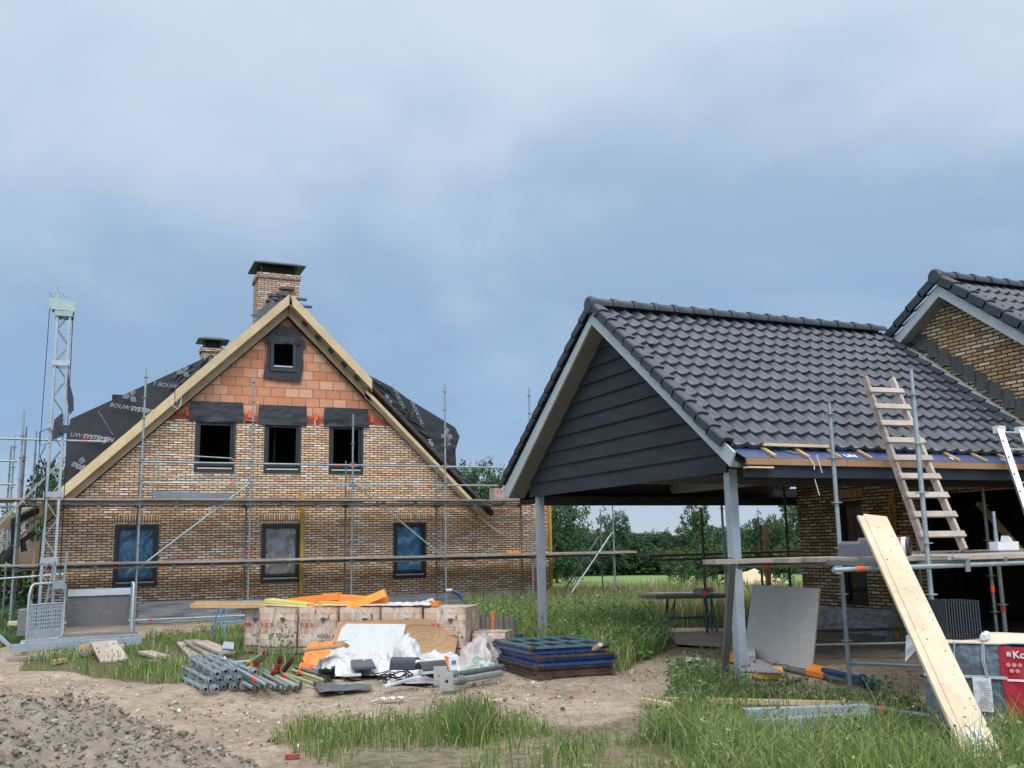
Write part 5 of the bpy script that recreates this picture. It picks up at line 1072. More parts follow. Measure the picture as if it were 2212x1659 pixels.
# things on the deck
def dk(px,py,y): return PY(px,py,y)
p=dk(1830,1196,7.9); q=dk(1880,1192,7.9); b=MB(); b.prism([(p.x,7.75,1.505),(q.x+.12,7.75,1.505),(q.x+.12,7.75,1.66),(p.x+.06,7.75,1.66),(p.x+.03,7.75,1.63)],(0,.3,0)); tag(b.build('storage_case',mat('grey_case',(.085,.095,.115),(.07,.078,.095),.5,rnd=0),loc=(p.x,7.9,1.505)),'dark grey plastic box lying on the scaffold deck left of the big plank','box')
RL=thing('membrane_roll','roll of dark membrane with red and white stripes on the scaffold deck','roll',(8.0,7.8,1.505))
rc0=dk(1966,1178,7.55); rc0.z=1.60; rc1=rc0+Vector((-.28,.42,0)); r_=.095
b=MB(); b.pipe(rc0,rc1,r_,24,.10); 
for rr in (.078,.066,.05,.036): b.pipe(rc0+Vector((0,.004,0)),rc1,rr,20,.09)
b.build('roll',mat('roll_dark',(.06,.055,.06),(.035,.03,.035),.5),RL)
dx=(rc1-rc0).normalized(); b=MB(); b.tube(rc0+dx*.03,rc0+dx*.07,r_+.002,24,cap=False); b.build('white_stripe',WHITE,RL); b=MB(); b.tube(rc0+dx*.07,rc0+dx*.13,r_+.002,24,cap=False); b.build('red_stripe',mat('red_print',(.45,.06,.06),(.38,.05,.05)),RL)
b=MB(); p=dk(2175,1188,8.35); b.box(p.x-.2,8.3,1.52,p.x+.15,8.42,1.62); tag(b.build('white_block',WHITE,loc=(p.x,8.35,1.52)),'white aerated block on the deck behind the right scaffold pole','block'); b=MB(); b.prism([(p.x-.02,8.31,1.622),(p.x+.07,8.31,1.622),(p.x+.05,8.31,1.66),(p.x,8.31,1.69)],(0,.1,0)); tag(b.build('white_block',WHITE,loc=(p.x,8.35,1.62)),'broken piece of white block on top of the other','block')
for i,(x_,y_,lb) in enumerate(((8.35,7.6,'dark crumpled lead strip behind the roll on the deck'),(8.9,7.9,'dark flat offcut on the deck beside the ladder foot'))):
    b=MB(); b.slab(lambda u,v:(x_+.4*u,y_+.12*v,1.51+.03*abs(noise.noise(Vector((u*5,v*3,i))))),10,5,(0,0,.008)); tag(b.build('lead_offcut',MEMB,loc=(x_,y_,1.51)),lb,'offcut')
# plasterboards leaning
gb0,gb1=G(1754,1447),G(1606,1420); gt0=DP(1771,1272,13.0); gt1=gb1+(gt0-gb0)
for i,(o,lb) in enumerate((((0,0,0),'front sheet of two large grey plasterboards leaning under the carport'),((.10,.09,0),'rear plasterboard showing only its right edge under the carport'))):
    o=Vector(o); b=MB(); b.slab(lambda u,v:gb1.lerp(gb0,u).lerp(gt1.lerp(gt0,u),v)+o,10,10,Vector((.02,.025,0))); tag(b.build('plasterboard',mat('plasterboard',(.50,.49,.44),(.43,.42,.375),.8,0,1.2,bump=.03,rnd=.08),loc=gb0+o),lb,'plasterboard')
a=G(1563,1484); tpp=DP(1582,1206,11.55); b=MB(); b.beam(a,tpp,.15,.03,up=(.5,-1,0)); tag(b.build('dark_board',mat('dark_board',(.07,.065,.058),(.045,.042,.038),.75),loc=a),'dark narrow board leaning against the near carport post','board')
# debris under the carport
ORF=mat('orange_foam',(.80,.27,.035),(.70,.20,.025),.7,0,4,bump=.25,rnd=.08); ORF2=mat('yellow_orange_foam',(.82,.42,.08),(.75,.33,.05),.7,0,4,bump=.25); YF=mat('yellow_wool',(.62,.55,.16),(.5,.43,.12),.8,0,6)
def slab_px(name,pts,z,th,m,lb,cat,group=None,tilt=0):
    q=[G(x,y,z) for x,y in pts]; b=MB(); b.prism([p+Vector((0,0,tilt*i/len(q))) for i,p in enumerate(q)],(0,0,th)); return tag(b.build(name,m,loc=q[0]),lb,cat,group)
slab_px('insulation_board',[(1612,1467),(1694,1467),(1690,1452),(1612,1448)],.02,.07,ORF2,'orange insulation board with grey top lying behind the near carport post','insulation board')
slab_px('cardboard_sheet',[(1614,1452),(1694,1455),(1640,1425),(1612,1428)],.10,.01,mat('grey_card',(.27,.265,.28),(.2,.195,.21)),'grey crumpled sheet on top of the orange board','sheet')
slab_px('insulation_board',[(1740,1458),(1778,1466),(1790,1452),(1752,1444)],.02,.06,ORF,'small orange foam piece beside the blue tubes','insulation board')
slab_px('insulation_board',[(1570,1428),(1610,1436),(1612,1422),(1575,1415)],.03,.06,ORF,'orange foam piece left of the near carport post','insulation board')
slab_px('insulation_board',[(1612,1426),(1632,1430),(1632,1414),(1612,1410)],.06,.09,WHITE,'white foam block against the plasterboard','insulation board')
for i,(x0,y0,x1,y1) in enumerate(((1690,1441,1735,1452),(1640,1430,1668,1436),(1600,1402,1560,1395),(1690,1470,1730,1462))):
    p,q=G(x0,y0,.03),G(x1,y1,.03); b=MB(); b.beam(p,q,.10,.03); tag(b.build('timber_offcut',WOODG,loc=p),('flat weathered offcut under the front of the plasterboards','short weathered offcut left under the plasterboards','weathered offcut behind the dark leaning board','thin offcut on the soil near the orange board')[i],'timber')
BLT=mat('blue_steel',(.02,.09,.20),(.015,.055,.12),.45,.2,7,bump=.1,grime=.35)
for i,(x0,y0,x1,y1,z,m,lb) in enumerate(((1778,1447,1900,1476,.10,BLT,'upper blue shoring tube under the carport'),(1790,1459,1905,1485,.05,BLT,'lower blue shoring tube under the carport'),(1700,1446,1890,1484,.03,GALVD,'grey tube lying beside the blue shoring tubes'))):
    p,q=G(x0,y0,z),G(x1,y1,z); t_=thing('shoring_tube',lb,'tube',p); b=MB(); b.pipe(p,q,.032,12,.15); b.build('tube',m,t_)
    if i<2: b=MB(); b.disc(p.lerp(q,.72),q-p,.06,.03,14); b.disc(q,q-p,.045,.01,10); b.build('collar',m,t_)
p,q=G(1432,1511,.04),G(2005,1524,.05); b=MB(); b.beam(p,q,.045,.05); tag(b.build('long_batten',WOODP,loc=p),'long pale batten lying in the grass in front of the carport','batten')
for (x0,y0,x1,y1,lb) in ((1385,1511,1450,1523,'short pale batten end at the left of the long one'),(1500,1592,1660,1618,'grey half-buried board in the foreground grass'),(1640,1604,1790,1590,'pale slat under the steel profiles, left one'),(1790,1598,1960,1592,'pale slat under the steel profiles, right one')):
    p,q=G(x0,y0,.05),G(x1,y1,.05); b=MB(); b.beam(p,q,.06,.04); tag(b.build('batten',WOODP if 'pale' in lb else WOODG,loc=p),lb,'batten')
for i,(y0,y1,o,lb) in enumerate(((1587,1571,0,'front galvanised steel channel lying in the grass'),(1566,1552,.0,'rear galvanised steel channel lying in the grass'))):
    p,q=(G(1632,1587,.07),G(1888,1571,.07)) if i==0 else (G(1612,1561,.06),G(1882,1551,.06)); d=(q-p).normalized(); s=d.cross(Vector((0,0,1)))
    b=MB(); b.obox((p+q)/2+Vector((0,0,.055)),(q-p)/2,Vector((0,0,.055)),s*.003); b.obox((p+q)/2+s*-.05+Vector((0,0,.11)),(q-p)/2,s*.05,Vector((0,0,.003))); b.obox((p+q)/2+s*(.02 if i==0 else -.05),(q-p)/2,s*.05,Vector((0,0,.003))); tag(b.build('steel_channel',STEELB,loc=p),lb,'steel channel')
p,q=G(1850,1523,.1),G(2010,1548,.1); t_=thing('scaffold_tube','grey scaffold tube with orange tape lying behind the tile pallet','tube',p); b=MB(); b.pipe(p,q,.0245,10); b.build('tube',GALVD,t_); m_=p.lerp(q,.35); MB().tube(m_,m_+(q-p).normalized()*.05,.026,10).build('marking_tape',RED,t_)
p=G(1994,1420,.45); b=MB(); b.slab(lambda u,v:cn+u1*(.70+.10*u+.03*v)-u2*(.03+.02*noise.noise(Vector((u*3,v*3,1))))+Vector((0,0,.80-.22*(v*(.6+.5*u)))),8,10,u2*.002); tag(b.build('white_film_flap',WHITE,loc=cn+u1*.7),'loose white film flap hanging off the left of the tile pallet','film')
# trestle with boards behind the carport
def trestle(name,a,b_,h,lb,m,lab,w=.5):
    t=thing(name,lab,'trestle',a); a=Vector(a); b_=Vector(b_); d=(b_-a); s=Vector((-d.y,d.x,0)).normalized()*w/2
    k=MB(); k.beam(a+Vector((0,0,h)),b_+Vector((0,0,h)),.04,.04); k.build('top_rail',m,t)
    for e,f in ((a,.1),(b_,-.1)):
        for sg in (1,-1): k=MB(); k.tube(e+d*f*.5+Vector((0,0,h)),e+s*sg,.014,6); k.tube(e+d*f*2.2+Vector((0,0,h)),e+s*sg+d*f*.3,.011,6); k.build('leg',m,t)
    for sg in (1,-1): k=MB(); k.tube(a+s*sg*.6+Vector((0,0,h*.4)),b_+s*sg*.6+Vector((0,0,h*.4)),.012,6); k.build('stretcher',m,t)
    return t
TB=mat('teal_steel',(.02,.12,.18),(.014,.08,.12),.5,.2); TL=mat('light_blue_steel',(.10,.28,.45),(.08,.2,.33),.5,.1)
trestle('trestle',G(1440,1366),G(1545,1364),.66,'',TB,'dark teal steel trestle carrying boards behind the carport')
ta,tb_=DP(1397,1287,18.0),DP(1563,1285,18.9)
for i in range(2):
    b=MB(); b.obox((ta+tb_)/2+Vector((0,0,.05*i-.03)),(tb_-ta)/2,(Vector((0,1,0))*.32),(0,0,.02)); tag(b.build('timber_board',WOODN if i else WOODG,loc=ta),'%s wide board lying on the teal trestle'%('upper' if i else 'lower'),'board')
b=MB(); p=(ta+tb_)/2+Vector((-.05,0,.045)); b.obox(p,(tb_-ta)*.36,Vector((0,.28,0)),(0,0,.008)); tag(b.build('white_sheet',WHITE,loc=p),'thin white sheet on the boards of the teal trestle','sheet')
p=ta.lerp(tb_,.68)+Vector((0,-.05,.09)); RR=thing('film_roll','white and red printed roll lying on the trestle boards','roll',p-Vector((0,0,.06))); b=MB(); b.pipe(p,p+Vector((.28,.05,-.0)),.055,16,.2); b.pipe(p+Vector((-.16,.0,0)),p,.05,16,.2); b.build('roll',mat('printed_roll',(.7,.66,.68),(.45,.12,.15),.5,0,9),RR); MB().tube(p+Vector((.27,.05,0)),p+Vector((.285,.05,0)),.047,14).build('roll_bore',BLACK,RR)
slab_px('concrete_slab',[(1460,1392),(1560,1398),(1560,1372),(1440,1372)],.0,.06,mat('pale_concrete',(.36,.30,.23),(.27,.22,.17),.9),'pale concrete slab under the right of the teal trestle','slab')
slab_px('white_debris',[(1478,1428),(1512,1427),(1510,1422),(1482,1422)],.02,.02,WHITE,'flat white debris on the soil left of the carport','debris')
b=MB(); p=G(1350,1396,.1); b.beam(p,G(1372,1384,.16),.05,.03); tag(b.build('white_offcut',WHITEP,loc=p),'small white offcut tilted in the weeds','offcut')
# ================================================================== MIDDLE OF THE SITE
# wrapped packs of clay blocks
def pack_mat():
    m=bpy.data.materials.new('wrapped_blocks'); t=nt(m); k=N(t); tc=k.n('ShaderNodeTexCoord'); sx=k.n('ShaderNodeSeparateXYZ',{0:tc.outputs['Object']})
    cb=k.n('ShaderNodeCombineXYZ',{0:k.math('ADD',sx.outputs[0],sx.outputs[1]),1:sx.outputs[2]})
    bt=k.n('ShaderNodeTexBrick',{'Vector':cb.outputs[0],'Color1':(0,0,0,1),'Color2':(1,1,1,1),'Scale':1.,'Mortar Size':.004,'Brick Width':.11,'Row Height':.105},offset=.5)
    col=k.ramp(k.n('ShaderNodeRGBToBW',{0:bt.outputs[0]}).outputs[0],[(0,(.46,.28,.18)),(.3,(.56,.37,.23)),(.6,(.62,.45,.29)),(.85,(.42,.27,.19))],'CONSTANT'); col=k.mix(bt.outputs['Fac'],col,(.14,.09,.07))
    n=k.n('ShaderNodeTexNoise',{'Vector':k.n('ShaderNodeMapping',{0:tc.outputs['Object'],3:(1,1,.35)}).outputs[0],'Scale':9.,'Detail':5,'Distortion':1.5}); n2=k.n('ShaderNodeTexNoise',{'Vector':tc.outputs['Object'],'Scale':2.2,'Detail':3})
    f=k.n('ShaderNodeMapRange',{0:n.outputs[0],1:.44,2:.64,4:.85}).outputs[0]; col=k.mix(f,col,(.60,.54,.50)); col=k.mix(k.math('MULTIPLY',n2.outputs[0],.35),col,(.5,.44,.4))
    b=k.n('ShaderNodeBump',{'Strength':.7,'Distance':.03,'Height':n.outputs[0]}); bs=k.n('ShaderNodeBsdfPrincipled',{'Base Color':col,'Roughness':.3,'Normal':b.outputs[0],'Specular IOR Level':.6}); k.n('ShaderNodeOutputMaterial',{0:bs.outputs[0]}); return m
PK=pack_mat(); L0,L1=G(556,1410),G(1004,1414); du=(L1-L0); n_=5; W1=du.length/n_; du.normalize(); dn=Vector((-du.y,du.x,0))
if dn.y<0: dn=-dn
INK=mat('dark_ink',(.10,.07,.06),(.07,.05,.045)); RTR=mat('red_mark',(.62,.08,.06),(.5,.06,.05))
def pack(o,w,d,h,label,fl=True):
    t=thing('block_pack',label,'pallet',o,'film-wrapped packs of clay blocks'); o=Vector(o)
    b=MB(); fn=lambda u,v,s:None
    P_=[(0,0),(w,0),(w,d),(0,d)]
    def side(a,bb):
        a_=o+du*a[0]+dn*a[1]; b_=o+du*bb[0]+dn*bb[1]; nn_=Vector((b_.y-a_.y,-(b_.x-a_.x),0)).normalized()
        b.grid(lambda u,v:a_.lerp(b_,u)+Vector((0,0,.10+(h-.10)*v))+nn_*(.02*noise.noise(Vector((u*4+a_.x,v*3,a_.y)))-.02*(abs(2*u-1)**6)),18,14)
    for i in range(4): side(P_[i],P_[(i+1)%4])
    b.grid(lambda u,v:o+du*(w*u)+dn*(d*v)+Vector((0,0,h+.012*noise.noise(Vector((u*5,v*5,o.x))))),10,10); b.build('wrapped_blocks',PK,t)
    b=MB(); [b.obox(o+du*w/2+dn*(d*f)+Vector((0,0,.04)),du*w/2,dn*.05,(0,0,.045)) for f in (.06,.5,.94)]; b.build('wooden_base',WOODG,t)
    if fl:
        b=MB()
        for i in range(3): ce=o-dn*.025+du*(w*(.1+.13*i))+Vector((0,0,h*.62)); b.prism([ce+du*-.022+Vector((0,0,.03)),ce+du*.022+Vector((0,0,.03)),ce+Vector((0,0,-.05))],dn*.004)
        b.build('printed_mark',RTR,t)
        b,_=text('VOGH A',.085,lambda u,v,w_:tuple(o-dn*(.028+w_)+du*(w*.50+u)+Vector((0,0,h*.34+v))),0,.001); b.build('printed_word',INK,t)
        b=MB(); ce=o-dn*.028+du*(w*.66)+Vector((0,0,h*.72)); b.prism([ce+du*-.05+Vector((0,0,.035)),ce+du*.05+Vector((0,0,.035)),ce+Vector((0,0,-.05))],dn*.004); b.build('printed_mark',INK,t)
    return t
hp=.74
names=['first full pack of wrapped clay blocks at the left of the row, weeds in front','second pack of wrapped clay blocks, left of the tilted brown board','middle pack of wrapped clay blocks behind the white foam board','pack of wrapped clay blocks behind the bent plywood','rightmost pack of wrapped clay blocks in the long row']
for i in range(5): pack(L0+du*(W1*i+.01*i),W1-.03,.8,hp-.005*i,names[i])
pack(L0+du*-.36+dn*.18,.33,.7,hp-.02,'narrow wrapped pack at the far left end of the row')
pack(L0+du*(W1*5+.05)+dn*.25,.55,.5,.32,'low torn wrapped pack right of the row',False)
FLM=mat('loose_white_film',(.60,.60,.61),(.46,.455,.46),.35,0,2.5,bump=.5,spec=.6,alpha=.93)
def crumple(name,q,nu,nv,amp,sd,m,lb,cat='plastic sheet',fr=3.,th=.004):
    q=[Vector(p) for p in q]
    def fn(u,v):
        p=q[0].lerp(q[1],u).lerp(q[3].lerp(q[2],u),v); a=noise.noise(Vector((u*fr,v*fr,sd)))+.6*abs(noise.noise(Vector((u*fr*2.3,v*fr*2.3,sd+3))))+.25*abs(noise.noise(Vector((u*fr*6,v*fr*6,sd+5))))
        e=min(1,8*min(u,1-u,v,1-v)+.25); return p+Vector((.35*amp*noise.noise(Vector((u*4,v*4,sd+9))),-.3*amp*a,amp*a*e))
    b=MB(); b.slab(fn,nu,nv,(0,0,th)); return tag(b.build(name,m,loc=q[0]),lb,cat)
tpz=hp+.012
# film on top
crumple('film_sheet',[L0+du*.95+dn*.1+Vector((0,0,tpz)),L0+du*2.4+dn*.05+Vector((0,0,tpz)),L0+du*2.4+dn*.7+Vector((0,0,tpz)),L0+du*.95+dn*.7+Vector((0,0,tpz))],30,20,.05,3,FLM,'white film lying on top of the wrapped packs under the orange foam')
crumple('film_sheet',[L0+du*2.2+dn*.05+Vector((0,0,tpz)),L0+du*3.0+dn*.05+Vector((0,0,tpz)),L0+du*3.0+dn*.7+Vector((0,0,tpz)),L0+du*2.2+dn*.7+Vector((0,0,tpz))],30,20,.09,8,FLM,'loose clear film bunched on the right packs')
slab=lambda a,b_,w,h,m,nm,lb,cat,gr=None,up=(0,0,1):tag(MB().beam(a,b_,w,h,up).build(nm,m,loc=a),lb,cat,gr)
yy=15.9
def on(px,py,back=.3):
    """point on the packs at a picture column: plane through the middle of the row"""
    r=ray(px,py); o=L0+dn*back; # intersect vertical plane through o with direction du
    t=(o.dot(dn))/(r[0]*dn.x+r[1]*dn.y); return Vector((r[0]*t,r[1]*t,H+r[2]*t))
slab(on(528,1314),on(640,1311),.55,.02,mat('dark_sheet',(.04,.04,.045),(.03,.03,.03),.5),'dark_sheet','thin dark sheet on the left packs','sheet')
slab(on(416,1308,.2),on(592,1309,.2),.13,.07,WOODN,'timber_beam','front one of the two fresh timbers sticking out left of the packs','beam','fresh timbers on the packs'); slab(on(424,1303,.42),on(605,1303,.42),.13,.07,WOODN,'timber_beam','rear one of the two fresh timbers sticking out left of the packs','beam','fresh timbers on the packs')
slab(on(580,1297),on(672,1307),.3,.06,YF,'insulation_board','yellow insulation board left of the orange foam','insulation board'); slab(on(573,1306,.1),on(700,1313,.1),.12,.012,WOODP,'plywood_strip','thin pale strip under the yellow board','strip')
for (x0,y0,x1,y1,w,h,m,lb) in ((603,1303,735,1287,.28,.11,ORF,'long orange foam board at the left of the foam pile'),(700,1290,795,1296,.3,.11,ORF,'orange foam board at the back of the foam pile'),(665,1312,690,1309,.3,.09,ORF,'small orange foam block under the long board'),(690,1307,775,1309,.25,.11,ORF2,'orange foam block in the middle of the foam pile'),(752,1314,832,1280,.20,.12,ORF2,'yellow-orange foam beam sloping up to the right'),(791,1311,835,1309,.25,.10,ORF,'lower orange foam block at the right of the pile'),(800,1297,838,1296,.22,.10,ORF,'upper orange foam block at the right of the pile')):
    bk_={603:.5,700:.62,665:.2,690:.18,752:.12,791:.2,800:.38}[x0]; slab(on(x0,y0,bk_),on(x1,y1,bk_+.12),w*.75,h*1.05,m,'foam_board',lb,'foam board','orange foam boards on the packs')
for (x0,x1,lb) in ((915,932,'left orange foam scrap on the right pack'),(934,950,'right orange foam scrap on the right pack')): slab(on(x0,1305,.2),on(x1,1303,.2),.15,.08,ORF,'foam_scrap',lb,'foam scrap')
trestle('trestle',G(468,1376),G(560,1368),.66,'',TL,'light blue steel trestle under the fresh timbers left of the packs',.45)
# blue hose loop
p=[PY(x,y,22.) for x,y in ((962,1277),(975,1276),(990,1283),(1001,1296),(1006,1315),(1006,1345))]; t_=thing('blue_hose','blue hose arching beside the outer scaffold pole','hose',(p[-1].x,22,0)); b=MB(); b.path(p,.05,8); b.build('hose',mat('blue_plastic',(.02,.09,.24),(.015,.06,.17),.4),t_); MB().path(p[:2],.055,8).build('sleeve',GALV,t_)
# plywood, bent
PLY=mat('plywood',(.37,.22,.10),(.27,.15,.065),.55,0,1.2,(.5,1,1.6),.1)
pb0,pb1=G(706,1420),G(982,1417); pt0,pt1=pb0+dn*.30+du*.06,pb1+dn*.30+du*.0
pt0.z=PY(737,1343,pt0.y).z; pt1.z=PY(991,1333,pt1.y).z
def plyf(u,v): return pb0.lerp(pb1,u).lerp(pt0.lerp(pt1,u),v)+dn*(.06*math.sin(math.pi*v))*(.4+.6*u)
PW=thing('plywood_sheet','large bent brown plywood sheet leaning against the wrapped packs','plywood',pb0); b=MB(); b.slab(plyf,24,16,-dn*.018); b.build('sheet',PLY,PW)
# grain figure: nested veneer rings lying on the sheet
b=MB(); RG=mat('grain_line',(.28,.155,.065),(.24,.13,.055),.6)
for k_ in range(6):
    pts=[]; 
    for i in range(30):
        a=2*math.pi*i/29; rr=1+.55*noise.noise(Vector((math.cos(a)*1.3,math.sin(a)*1.3,k_*.25))); u=.72+(.028+.034*k_)*rr*math.cos(a)*1.35; v=.52+(.045+.065*k_)*rr*math.sin(a); 
        if 0<v<1 and 0<u<1: pts.append(plyf(u,v)-dn*.0185)
        else:
            if len(pts)>2: b.path(pts,.0026,4)
            pts=[]
    if len(pts)>2: b.path(pts,.0026,4)
b.build('grain_figure',RG,PW)
slab(G(655,1404,.33),G(728,1396,.36),.35,.02,PLY,'plywood_strip','narrow plywood strip sticking out left of the big sheet','plywood')
# white foam board, broken
wq=lambda x,y:PY(x,y,14.05+.0)
o_=[(746,1348),(874,1349),(867,1416),(745,1417),(746,1406),(760,1394),(752,1389),(744,1385),(759,1382),(730,1384),(737,1356)]
b=MB(); q=[on(x,y,-.62) for x,y in o_]; q=[p-dn*(.0)+dn*(p.z*.35-.1) for p in q]; b.prism(q,-dn*.03); tag(b.build('foam_sheet',WHITEP,loc=q[3]),'broken white foam board standing in front of the plywood','foam board')
# orange tarp, white film heap, tiles, cable
ORT=mat('orange_tarp',(.85,.24,.04),(.75,.18,.03),.4,0,3,bump=.5)
g=lambda x,y,z=0.:G(x,y,z)
crumple('orange_tarp',[g(652,1438,.02),g(708,1436,.05),on(722,1384,-.35),on(664,1392,-.35)],20,24,.10,2,ORT,'orange plastic tarp hanging at the left of the rubbish heap','tarp')
crumple('orange_tarp',[g(640,1458,.02),g(672,1458,.02),g(676,1440,.12),g(648,1440,.12)],16,12,.12,6,ORT,'bunched end of the orange tarp on the ground','tarp')
def heap(name,pts,h,sd,m,lb,cat='plastic sheet',nu=90,nv=56,fx=3.,pk_=(.5,.5),sharp=.8):
    q=[G(*p) for p in pts]
    def fn(u,v):
        p=q[0].lerp(q[1],u).lerp(q[3].lerp(q[2],u),v); w=lambda s:1-abs(2*abs(noise.noise(Vector((u*fx*s+sd,v*fx*s,sd*1.3)))))
        e=min(1,5*min(u,1-u,v,1-v)); d=math.hypot((u-pk_[0])/.5,(v-pk_[1])/.5); bump=max(0,1-d*sharp)
        jx=.10*noise.noise(Vector((u*5,v*5,sd+9)))
        return p+Vector((jx,.08*noise.noise(Vector((u*4,v*6,sd+2))),.01+h*bump*(.75+.4*noise.noise(Vector((u*2,v*2,sd))))+e*(.075*w(1)+.035*w(2.3)+.016*w(5)+.008*w(11))))
    b=MB(); b.slab(fn,nu,nv,(0,0,.003)); return tag(b.build(name,m,loc=q[0]),lb,cat)
heap('film_sheet',[(666,1466),(780,1470),(770,1418),(700,1420)],.20,11,FLM,'crumpled white film in the left of the rubbish heap')
heap('film_sheet',[(745,1462),(870,1468),(862,1424),(740,1424)],.16,12,FLM,'crumpled white film in front of the foam board')
heap('film_sheet',[(836,1478),(940,1478),(920,1424),(846,1426)],.46,13,FLM,'peaked crumpled white film in the middle of the rubbish heap',pk_=(.45,.6),sharp=.95)
heap('film_sheet',[(885,1462),(1000,1456),(990,1424),(890,1426)],.14,14,FLM,'flat white film right of the peaked film')
heap('film_sheet',[(985,1452),(1078,1450),(1066,1412),(1000,1412)],.40,15,mat('pinkish_film',(.5,.47,.46),(.35,.30,.28),.35,0,3,bump=.5),'dirty white film heap right of the packs, beside the blue frames')
heap('film_sheet',[(995,1464),(1085,1454),(1082,1440),(995,1446)],.10,25,mat('greenish_film',(.40,.47,.44),(.28,.34,.3),.3,0,3,bump=.5),'greenish clear film next to the grey tubes')
slab_px('foam_sheet',[(905,1458),(970,1452),(970,1440),(905,1436)],.08,.09,WHITEP,'flat white foam slab on the right of the rubbish heap','foam board')
slab_px('dark_tile_sheet',[(762,1447),(812,1445),(803,1428),(756,1430)],.14,.03,mat('dark_grey_sheet',(.075,.08,.092),(.055,.06,.07),.5),'dark grey flat sheet lying on the white film','sheet')
slab_px('foam_sheet',[(742,1462),(780,1460),(770,1440),(738,1436)],.06,.03,WHITEP,'small white foam scrap under the dark sheet','foam board')
crumple('lead_sheet',[g(690,1496,.01),g(804,1488,.01),g(800,1478,.05),g(676,1480,.03)],30,8,.045,17,mat('dark_grey_sheet',(.075,.08,.092)),'dark grey lead sheet lying at the front edge of the heap','lead sheet')
b=MB(); p=g(928,1447,.12); 
def arc_tile(p,yaw,lb,s=1.,m=TILE2,roll=0.):
    M=Matrix.Rotation(yaw,3,'Z')@Matrix.Rotation(roll,3,'X'); b=MB(); b.slab(lambda u,v:p+M@Vector((-.2*s+.4*s*u,-.13*s+.26*s*v,.10*s*math.sin(math.pi*v))),2,10,M@Vector((0,0,.015))); tag(b.build('ridge_tile_piece',m,loc=p),lb,'roof tile')
arc_tile(g(931,1446,.17),.2,'dark ridge tile lying on the white foam slab',.9); arc_tile(g(875,1436,.30),-.7,'broken dark tile leaning on the peaked film',.8,roll=.5); arc_tile(g(885,1446,.16),.1,'dark tile fragment at the right of the peaked film',.6)
t_=thing('small_carton','small orange and white carton on the foam slab','carton',g(974,1440,.17)); p=g(974,1441,.17); b=MB(); b.box(p.x-.03,p.y,p.z,p.x+.10,p.y+.1,p.z+.13); b.build('box',WHITE,t_); MB().box(p.x-.05,p.y-.003,p.z-.003,p.x-.03,p.y+.103,p.z+.133).build('orange_end',ORT,t_); MB().box(p.x+.01,p.y-.004,p.z+.03,p.x+.07,p.y,p.z+.08).build('blue_print',mat('blue_print',(.1,.25,.5)),t_)
crumple('green_bag',[g(684,1462,.02),g(725,1466,.02),g(722,1445,.18),g(690,1446,.16)],14,12,.12,18,mat('dark_green_plastic',(.02,.07,.05),(.012,.045,.03),.35),'dark green plastic crate liner between film and tubes','bag')
b=MB(); ce=g(855,1470,.03); 
for k_ in range(6):
    rr=U(.12,.24); ox,oy=U(-.12,.12),U(-.1,.1); b.path([(ce.x+ox+rr*math.cos(a)*1.1,ce.y+oy+rr*.8*math.sin(a),.03+.02*k_+.025*math.sin(3*a+k_)) for a in [i*.35+k_ for i in range(19)]],.007,5)
tag(b.build('cable_coil',BLACK,loc=ce),'untidy coil of black cable in front of the heap','cable')
slab(g(830,1482,.05),g(908,1462,.12),.07,.025,WHITE,'white_strip','white plastic strip lying across the cable coil','strip')
b=MB(); pts=[g(x,y,.015) for x,y in ((800,1512),(822,1507),(850,1508),(872,1509))]
b.slab(lambda u,v:g(818+55*u,1510-2*u,.015)+Vector((0,-.09*v*(1+.3*math.sin(u*6)),.02*abs(math.sin(u*9+v*2)))),24,5,(0,0,.004)); b.beam(g(802,1515,.01),g(822,1509,.015),.02,.006); tag(b.build('torn_white_strip',WHITE,loc=pts[1]),'torn strip of white film lying alone on the sand','film')
# scaffold standards in a pile
proto=thing('scaffold_standard','grey scaffold standard with rosettes lying in the pile of poles','scaffold pole',(0,0,0),'pile of scaffold standards')
b=MB(); b.pipe((0,0,0),(0,1.75,0),.0245,10,.18); b.tube((0,1.75,0),(0,1.92,0),.019,8)
b.build('pole',GALV,proto)
for k_ in range(4):
    b=MB(); yk=.12+.5*k_
    b.add([(math.cos(a)*r_,yk+o_,math.sin(a)*r_) for o_ in (-.005,.005) for r_ in (.026,.052) for a in [i*math.pi/8 for i in range(16)]],[(i,(i+1)%16,16+(i+1)%16,16+i) for i in range(16)]+[(32+(i+1)%16,32+i,48+i,48+(i+1)%16) for i in range(16)]+[(16+i,16+(i+1)%16,48+(i+1)%16,48+i) for i in range(16)])
    b.build('rosette',GALV,proto)
used=False
ends=[(433,1497,0),(448,1500,0),(462,1499,0),(477,1501,0),(492,1499,0),(512,1502,0),(441,1492,1),(456,1491,1),(470,1490,1),(484,1489,1),(449,1484,2),(464,1481,2),(478,1480,2),(505,1484,2)]
dd0=(G(386,1464)-G(433,1497)); yaw0=math.atan2(dd0.y,dd0.x)-math.pi/2
for i,(x_,y_,ly) in enumerate(ends):
    g_=G(x_,1500,0); p=Vector((G(433,1500).x+.04+.118*((x_-433)/15),12.25+U(-.12,.12)-ly*.0,.07+.085*ly+U(-.01,.01))); o=proto if not used else copy_tree(proto); used=True
    o.location=p; o.rotation_euler=(U(-.015,.03),U(-3,3),yaw0+.03+U(-.02,.03)+.0*ly)
